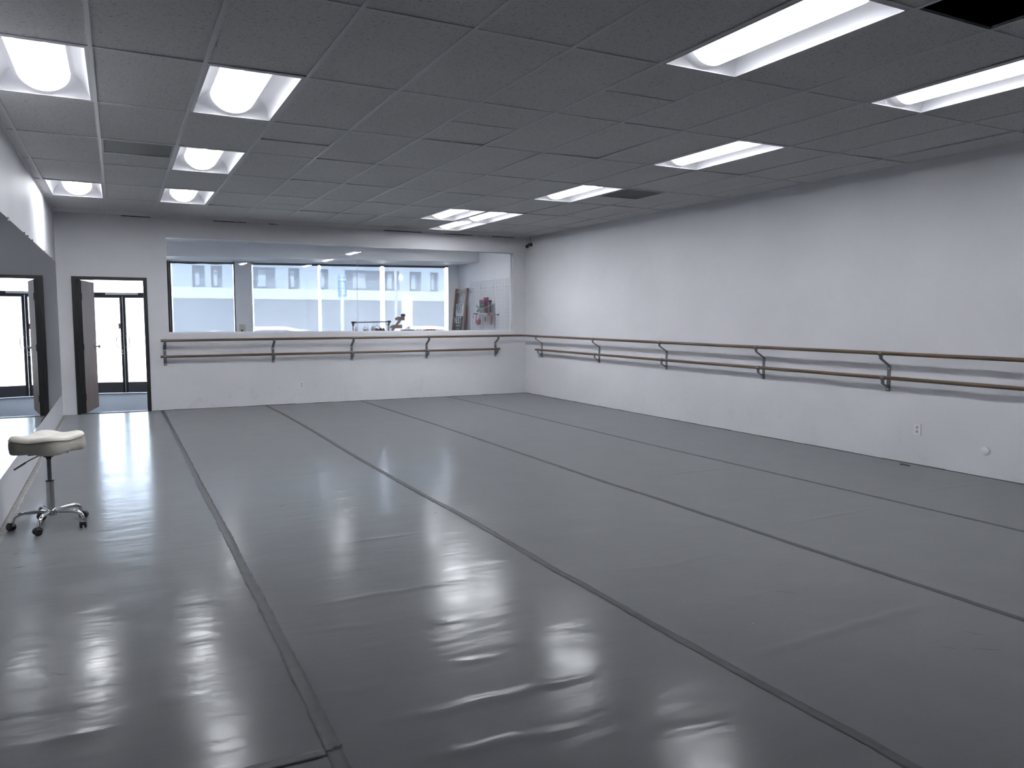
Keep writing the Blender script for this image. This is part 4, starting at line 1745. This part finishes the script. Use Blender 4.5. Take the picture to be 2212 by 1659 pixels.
# ---- wooden sign post with two arrow boards
M_SIGN = mat_wood('weathered_wood', (.115, .08, .056), (.20, .148, .108), .75, 6, 0)
SY = 15.2
sp = thing('arrow_signpost', 'leaning wooden post with two arrow boards pointing left, in front of the window', 'sign post', (5.03, SY, TZ))
a0, a1 = Vector((5.020, SY, TZ + .005)), Vector((5.272, SY, 1.50))
dv = (a1 - a0).normalized()
b = MB()
ang = math.atan2(dv.z, dv.x)
MM = Matrix.Translation((a0 + a1) / 2) @ Matrix.Rotation(-ang, 4, 'Y')
hl = (a1 - a0).length / 2
b.box(-hl, hl, -.030, .0, -.021, .021, MM)
b.build('post', M_SIGN, sp, bevel=.002, world=True)
for (xl, xr, zc, hh) in ((5.092, 5.302, 1.443, .038), (4.985, 5.243, 1.276, .038)):
    b = MB()
    b.prism([(xl, zc + .004), (xl + .055, zc + hh), (xr, zc + hh - .004), (xr, zc - hh), (xl + .015, zc - hh + .002)], SY, SY + .018, 'xz')
    bd = b.build('arrow_board', M_SIGN, sp, world=True)
    b = MB()
    for q in range(4):
        z = zc + .024 - q * .016
        b.tube([(xr - .002, SY + .005, z), (xr + .014, SY + .003, z - .001), (xr + .018, SY + .002, z + .003)], .0022, 6)
    b.build('hook', M_SATIN, bd, world=False).data.transform(full(bd).inverted())
b = MB()
for q in range(9):
    a = q * .7
    b.ball((5.262 + .028 * math.cos(a), SY - .02 + .02 * math.sin(a), 1.512 + .010 * math.sin(a * 2)), .022, 8, sz=1.0)
o = b.build('hair_scrunchie', mat('navy_fabric', (.02, .035, .14), .8), smooth=True)
tag(o, 'dark blue fabric bunch sitting on top of the wooden sign post', 'fabric bow')

# ---- trays and little things on the table
t = thing('display_tray', 'flat teal-black tray on the table right of the sign post', 'tray', (5.045, 14.3, TZ), group='flat trays on the table')
MB().box(-.11, .11, -.09, .09, .0, .008).build('tray_base', mat('teal_tray', (.04, .09, .11), .4), t, bevel=.002)
b = MB()
for x0, x1, y0, y1 in ((-.112, .112, -.092, -.086), (-.112, .112, .086, .092), (-.112, -.106, -.086, .086), (.106, .112, -.086, .086)):
    b.box(x0, x1, y0, y1, 0, .042)
b.build('tray_rim', MATS['teal_tray'], t)
b = MB()
pr_ = random.Random(3)
n_ = 12
vs, fs = [], []
for j in range(7):
    for i in range(n_):
        a = 2 * PI * i / n_
        f_ = j / 6
        r = (.075 * (1 - f_) ** .8 + .010) * (1 + pr_.uniform(-.22, .22))
        vs.append((5.035 + .035 * f_ + r * math.cos(a), 14.3 + r * .6 * math.sin(a), TZ + .009 + .098 * f_ + pr_.uniform(-.005, .005)))
for j in range(6):
    for i in range(n_):
        fs.append((j * n_ + i, j * n_ + (i + 1) % n_, (j + 1) * n_ + (i + 1) % n_, (j + 1) * n_ + i))
fs.append(tuple(range(6 * n_, 7 * n_)))
b.add(vs, fs)
o = b.build('tulle_bundle', mat('pale_tulle', (.62, .62, .66), .8), smooth=False)
tag(o, 'crumpled pale tulle bundle lying on the teal tray', 'bundle')
for x, s_, lab in ((5.245, 1.0, 'small grey figurine on the table, left one of two'), (5.305, .95, 'small grey figurine on the table, right one of two')):
    b = MB()
    b.lathe([(.012, 0), (.012, .004), (.004, .008), (.006, .02), (.009, .03), (.005, .038), (.003, .042)], 14, (x, 14.3, TZ))
    b.ball((x, 14.3, TZ + .047), .006, 8)
    b.tube([(x - .004, 14.3, TZ + .035), (x - .016 * s_, 14.3, TZ + .022), (x - .02, 14.3, TZ + .012)], .0022, 6)
    b.tube([(x + .004, 14.3, TZ + .035), (x + .014, 14.3, TZ + .042), (x + .016, 14.3, TZ + .054)], .0022, 6)
    o = b.build('figurine', mat('pewter', (.30, .30, .33), .4, metal=.3), smooth=True)
    tag(o, lab, 'figurine', 'figurines on the table')
t = thing('display_tray', 'flat dark maroon tray of hair clips on the table, nearest the ladder', 'tray', (5.51, 14.3, TZ), group='flat trays on the table')
MB().box(-.115, .115, -.08, .08, 0, .030).build('tray_base', mat('maroon_tray', (.07, .03, .04), .5), t, bevel=.002)
for i in range(9):
    x = 5.51 - .09 + i * .0225
    b = MB().box(x - .008, x + .008, 14.26, 14.34, TZ + .030, TZ + .040 + .004 * (i % 3))
    o = b.build('hair_clip', mat('clip_%d' % (i % 3), [(.45, .16, .14), (.55, .35, .22), (.10, .06, .08)][i % 3], .5), bevel=.002)
    tag(o, 'small brown and red hair clip lying on the maroon tray', 'hair clip', 'hair clips on the maroon tray')

# ---- ladder leaning on the right wall
M_LAD = mat_wood('brown_ladder_wood', (.13, .075, .055), (.20, .125, .09), .6, 6, 2)
M_RUNG = mat_wood('light_rung_wood', (.42, .27, .17), (.55, .38, .26), .6, 6, 1)
ld = thing('ladder', 'brown wooden ladder leaning in the corner by the shop window', 'ladder', (6.78, 16.0, LZ))
xt, zt_ = 6.985, 2.125
xb_, zb_ = 6.76, LZ


def lx(z):
    return xb_ + (xt - xb_) * (z - zb_) / (zt_ - zb_)


for yc in (16.385, 15.80):
    b = MB()
    w2 = .045
    th = .020
    vs = []
    for z, x in ((zb_, xb_), (zt_, xt)):
        vs += [(x - th, yc - w2, z), (x + th, yc - w2, z), (x + th, yc + w2, z), (x - th, yc + w2, z)]
    b.add(vs, [(0, 1, 2, 3), (4, 5, 6, 7), (0, 1, 5, 4), (1, 2, 6, 5), (2, 3, 7, 6), (3, 0, 4, 7)])
    b.build('side_rail', M_LAD, ld, world=True, bevel=.003)
RZ = (2.04, 1.755, 1.475, 1.10, .75, .40)
for z in RZ:
    b = MB()
    b.cyl((lx(z), 15.80, z), (lx(z), 16.385, z), .016, 14)
    b.build('rung', M_RUNG, ld, world=True, smooth=True)


def hung_cloth(name, label, z, y0, y1, ln, material, cat):
    t = thing(name, label, cat, (lx(z), (y0 + y1) / 2, z), group=None)
    b = MB()
    n_, rows = 22, 14
    vs, fs = [], []
    hy = (y1 - y0) / 2
    path = [(.020, -.20), (.019, -.1)] + [(.019 * math.cos(R(q)), .019 * math.sin(R(q))) for q in range(0, 181, 30)]
    path += [(-.021, -.05), (-.024, -.12), (-.026, -.2), (-.028, -ln)]
    for (px, pz) in path:
        for i in range(n_ + 1):
            f_ = i / n_
            nar = 1 - .06 * min(1, max(0, -pz / ln))
            vs.append((px - (.004 * math.sin(f_ * 15) if pz < -.03 else 0) - (.0 if px > 0 else 0), (f_ * 2 - 1) * hy * nar, pz))
    for j in range(len(path) - 1):
        for i in range(n_):
            a = j * (n_ + 1) + i
            fs.append((a, a + 1, a + n_ + 2, a + n_ + 1))
    b.add(vs, fs)
    c = b.build('cloth', material, t, smooth=True)
    sd_ = c.modifiers.new('thickness', 'SOLIDIFY')
    sd_.thickness = .003
    return t


MT_ = Matrix(((0, 0, -1, 0), (-1, 0, 0, 0), (0, 1, 0, 0), (0, 0, 0, 1)))
t = hung_cloth('hanging_towel', 'white cloth with dark lettering hung over an upper ladder rung', 1.755, 15.865, 16.32, .27, mat('white_cotton', (.78, .82, .85), .8), 'towel')
M_INK = mat('dark_green_ink', (.04, .07, .07), .7)
text_mesh('NEXT', .205, 'lettering', M_INK, t, Matrix.Translation((-.040, -.0, -.075)) @ MT_, extrude=.001, sx=.74)
for q, (z, hw_) in enumerate(((-.155, .15), (-.185, .13))):
    b = MB()
    for i in range(12):
        y = -hw_ + i * hw_ / 6
        b.box(-.0405, -.039, y, y + hw_ / 8, z - .005, z + .005)
    b.build('small_print', M_INK, t)
t = hung_cloth('hanging_tote', 'dark green-black cloth with white lettering hung below the white cloth', 1.475, 15.85, 16.34, .36, mat('dark_green_canvas', (.035, .045, .04), .8), 'tote bag')
M_INK2 = mat('white_ink', (.75, .77, .76), .7)
text_mesh('NEXT', .205, 'lettering', M_INK2, t, Matrix.Translation((-.040, .0, -.075)) @ MT_, extrude=.001, sx=.72)
for q, (z, hw_) in enumerate(((-.155, .14), (-.195, .13))):
    b = MB()
    for i in range(12):
        y = -hw_ + i * hw_ / 6
        b.box(-.0405, -.039, y, y + hw_ / 7.5, z - .006, z + .006)
    b.build('small_print', M_INK2 if q else mat('grey_ink', (.3, .32, .32), .7), t)
MB().prism([(-.10, -.24), (.10, -.24), (.10, -.35), (-.10, -.35)], -.036, -.032, 'yz').build('pocket', mat('olive_canvas', (.075, .09, .07), .8), t)
b = MB()
b.tube([(6.93, 15.98 + .085 * math.cos(R(q)), 1.885 + .085 * math.sin(R(q))) for q in range(0, 360, 15)], .0035, 8, closed=True)
b.tube([(6.93, 15.98, 1.97), (6.935, 15.98, 1.985), (6.962, 15.98, 2.026)], .002, 6)
o = b.build('wire_hoop', mat('grey_wire', (.18, .18, .19), .4, metal=.5), smooth=True)
tag(o, 'thin grey wire hoop hanging from the top ladder rung', 'hoop')
b = MB()
b.tube([(W - .004, 15.66, 2.03), (W - .02, 15.66, 2.03), (W - .028, 15.645, 2.045), (W - .028, 15.63, 2.03), (W - .028, 15.645, 2.012), (W - .024, 15.66, 2.02)], .004, 8)
o = b.build('wall_hook', MATS['grey_wire'], smooth=True)
tag(o, 'small dark curled hook on the wall right of the ladder top', 'hook')

# ---- gridwall panels
pn = .61
G_LAB = ['white wire grid panel on the lobby wall, next to the ladder', 'white wire grid panel behind the wire basket',
         'white wire grid panel right of the wire basket', 'white wire grid panel partly hidden by the window jamb']
for q in range(4):
    y1 = 15.655 - q * pn
    y0 = y1 - pn + .004
    t = thing('gridwall_panel', G_LAB[q], 'wire grid', (W - .03, (y0 + y1) / 2, .42), group='white wire grid panels')
    hy = (y1 - y0) / 2
    b = MB()
    zt2 = 2.245 - .42
    for i in range(9):
        y = -hy + .004 + i * (2 * hy - .008) / 8
        b.cyl((0, y, 0), (0, y, zt2), .0021, 6)
    for i in range(25):
        z = zt2 - i * .076
        if z > 0:
            b.cyl((.004, -hy, z), (.004, hy, z), .0021, 6)
    b.build('wire_mesh', M_WIRE, t)
    b = MB()
    for y in (-hy + .1, hy - .1):
        for z in (.3, zt2 - .15):
            b.box(.004, .0295, y - .008, y + .008, z - .012, z + .012)
    b.build('wall_clip', M_WHITEP, t)

# ---- wire basket with packets
XB0, XB1, YB0_, YB1_ = 6.74, 6.985, 14.43, 14.86
bk = thing('wire_basket', 'white wire basket hooked on the grid, holding dark packets', 'basket', (6.99, 14.65, 1.55))
b = MB()
M_BW = mat('basket_wire', (.62, .65, .64), .35)
zb_, zf, zk = 1.555, 1.655, 1.75


def rim(x, y):
    return zf + (zk - zf) * (x - XB0) / (XB1 - XB0)


b.tube([(XB0, YB0_, zf), (XB0, YB1_, zf), (XB1, YB1_, zk), (XB1, YB0_, zk)], .0045, 8, closed=True)
b.tube([(XB0 + .03, YB0_ + .02, zb_), (XB0 + .03, YB1_ - .02, zb_), (XB1, YB1_ - .02, zb_), (XB1, YB0_ + .02, zb_)], .004, 8, closed=True)
for i in range(17):
    y = YB0_ + .01 + i * (YB1_ - YB0_ - .02) / 16
    b.tube([(XB0, y, zf), (XB0 + .03, y, zb_), (XB1, y, zb_)], .0022, 6)
for i in range(8):
    x = XB0 + .03 + i * (XB1 - XB0 - .03) / 7
    for yy, y2 in ((YB0_, YB0_ + .02), (YB1_, YB1_ - .02)):
        b.cyl((x, yy, rim(x, yy)), (x, y2, zb_), .0022, 6)
b.build('basket_wires', M_BW, bk, world=True)
t = thing('boxed_tights', 'black packet with a pink header standing in the wire basket', 'packet', (6.85, 14.63, 1.56))
b = MB()
b.box(6.80, 6.83, 14.475, 14.74, 1.562, 1.79)
b.build('packet', mat('black_card', (.025, .027, .03), .4), t, world=True, bevel=.002)
b = MB()
b.box(6.797, 6.833, 14.475, 14.74, 1.79, 1.835)
b.build('header', mat('magenta_card', (.22, .04, .09), .5), t, world=True)
b = MB()
b.box(6.797, 6.7995, 14.50, 14.70, 1.73, 1.738)
b.build('printed_line', mat('grey_print', (.2, .2, .2), .5), t, world=True)
o = MB().box(6.85, 6.88, 14.46, 14.64, 1.562, 1.885).build('packet', MATS['magenta_card'], bevel=.003)
tag(o, 'tall dark pink packet sticking up behind the black packet in the basket', 'packet')
o = MB().box(6.90, 6.93, 14.33 + .12, 14.33 + .15, 1.562, 1.80)
o.box(6.885, 6.945, 14.44, 14.56, 1.785, 1.825)
o = o.build('hair_brush', mat('dark_tag', (.04, .025, .035), .5), bevel=.004)
tag(o, 'dark long-headed item standing at the right end of the wire basket', 'brush')
b = MB()
for i in range(5):
    b.ball((6.80 + .02 * i, 14.83 - .02 * (i % 2), 1.60 + .028 * i), .026, 8, sz=1.1)
b.tube([(6.82, 14.84, 1.65), (6.81, 14.87, 1.70), (6.80, 14.885, 1.73)], .008, 6)
o = b.build('sock_bundle', mat('dark_grey_knit', (.10, .10, .10), .9), smooth=True)
tag(o, 'dark grey bundle poking out of the left end of the wire basket', 'bundle')


# ---- slippers hanging from hooks
def slipper(parent, c, ln, wd, rot, col_mat, name):
    b = MB()
    n_, rows = 16, 12
    vs, fs = [], []
    for j in range(rows + 1):
        f_ = j / rows
        wdt = wd / 2 * (.35 + .65 * math.sin(PI * (f_ * .85 + .08)) ** .7) * (1 if 0 < j < rows else .35)
        for i in range(n_):
            a = 2 * PI * i / n_
            vs.append(((.018 + .010 * math.sin(PI * f_)) * math.cos(a) * (1 if 0 < j < rows else .3), wdt * math.sin(a), -ln * f_))
    for j in range(rows):
        for i in range(n_):
            fs.append((j * n_ + i, j * n_ + (i + 1) % n_, (j + 1) * n_ + (i + 1) % n_, (j + 1) * n_ + i))
    fs += [tuple(range(n_)), tuple(range(rows * n_, (rows + 1) * n_))[::-1]]
    b.add(vs, fs)
    b.xf(Matrix.Translation(c) @ Matrix.Rotation(rot, 4, 'X'))
    return b.build(name, col_mat, parent, smooth=True, world=True)


M_PINK = mat('dusty_pink_satin', (.42, .17, .19), .5, var=.1)
M_PALE = mat('pale_pink_satin', (.66, .56, .62), .5, var=.08)
M_BRZ = mat('rose_bronze_satin', (.30, .14, .12), .3, var=.3, scale=20)
t = thing('hanging_slippers', 'pink ballet slippers and pale ribbons hanging left below the basket', 'ballet slippers', (6.93, 15.15, 1.54), group='ballet slippers on the grid')
b = MB()
b.cyl((6.985, 15.20, 1.535), (6.985, 15.42, 1.55), .013, 10)
b.tube([(6.985, 15.3, 1.542), (6.94, 15.3, 1.538), (6.92, 15.3, 1.55)], .004, 6)
b.build('hook', M_DARKP, t, world=True, smooth=True)
slipper(t, (6.94, 15.25, 1.53), .20, .09, R(12), M_PALE, 'slipper')
slipper(t, (6.93, 15.07, 1.54), .22, .075, R(4), M_PALE, 'slipper')
slipper(t, (6.92, 15.10, 1.42), .12, .11, R(-4), M_PINK, 'slipper')
slipper(t, (6.93, 15.03, 1.44), .13, .10, R(10), mat('deep_rose', (.30, .09, .11), .5), 'slipper')
b = MB()
b.strap([(6.95, 15.37, 1.54), (6.95, 15.38, 1.47), (6.95, 15.34, 1.43)], (0, 1, 0), .03, .003)
b.strap([(6.93, 14.98, 1.53), (6.93, 14.985, 1.47), (6.93, 14.99, 1.42)], (0, 1, 0), .02, .003)
b.build('ribbon', M_PINK, t, world=True)
t = thing('hanging_slippers', 'rose-bronze pointed slippers hanging right below the basket', 'ballet slippers', (6.93, 14.35, 1.53), group='ballet slippers on the grid')
slipper(t, (6.93, 14.44, 1.515), .20, .085, R(4), M_BRZ, 'slipper')
slipper(t, (6.93, 14.42, 1.50), .25, .09, R(105), M_BRZ, 'slipper')
b = MB()
b.cyl((6.985, 14.19, 1.525), (6.94, 14.19, 1.525), .012, 10)
b.tube([(6.985, 14.3, 1.54), (6.94, 14.3, 1.53), (6.92, 14.3, 1.545)], .004, 6)
b.build('hook', M_DARKP, t, world=True, smooth=True)
b = MB()
b.box(6.965, 6.972, 14.80, 14.835, 1.376, 1.478)
b.xf(Matrix.Translation((6.97, 14.82, 1.43)) @ Matrix.Rotation(R(-12), 4, 'X') @ Matrix.Translation((-6.97, -14.82, -1.43)))
o = b.build('black_tag', M_DARKP, bevel=.002)
tag(o, 'narrow black tag hanging on the grid between the two pairs of slippers', 'tag')
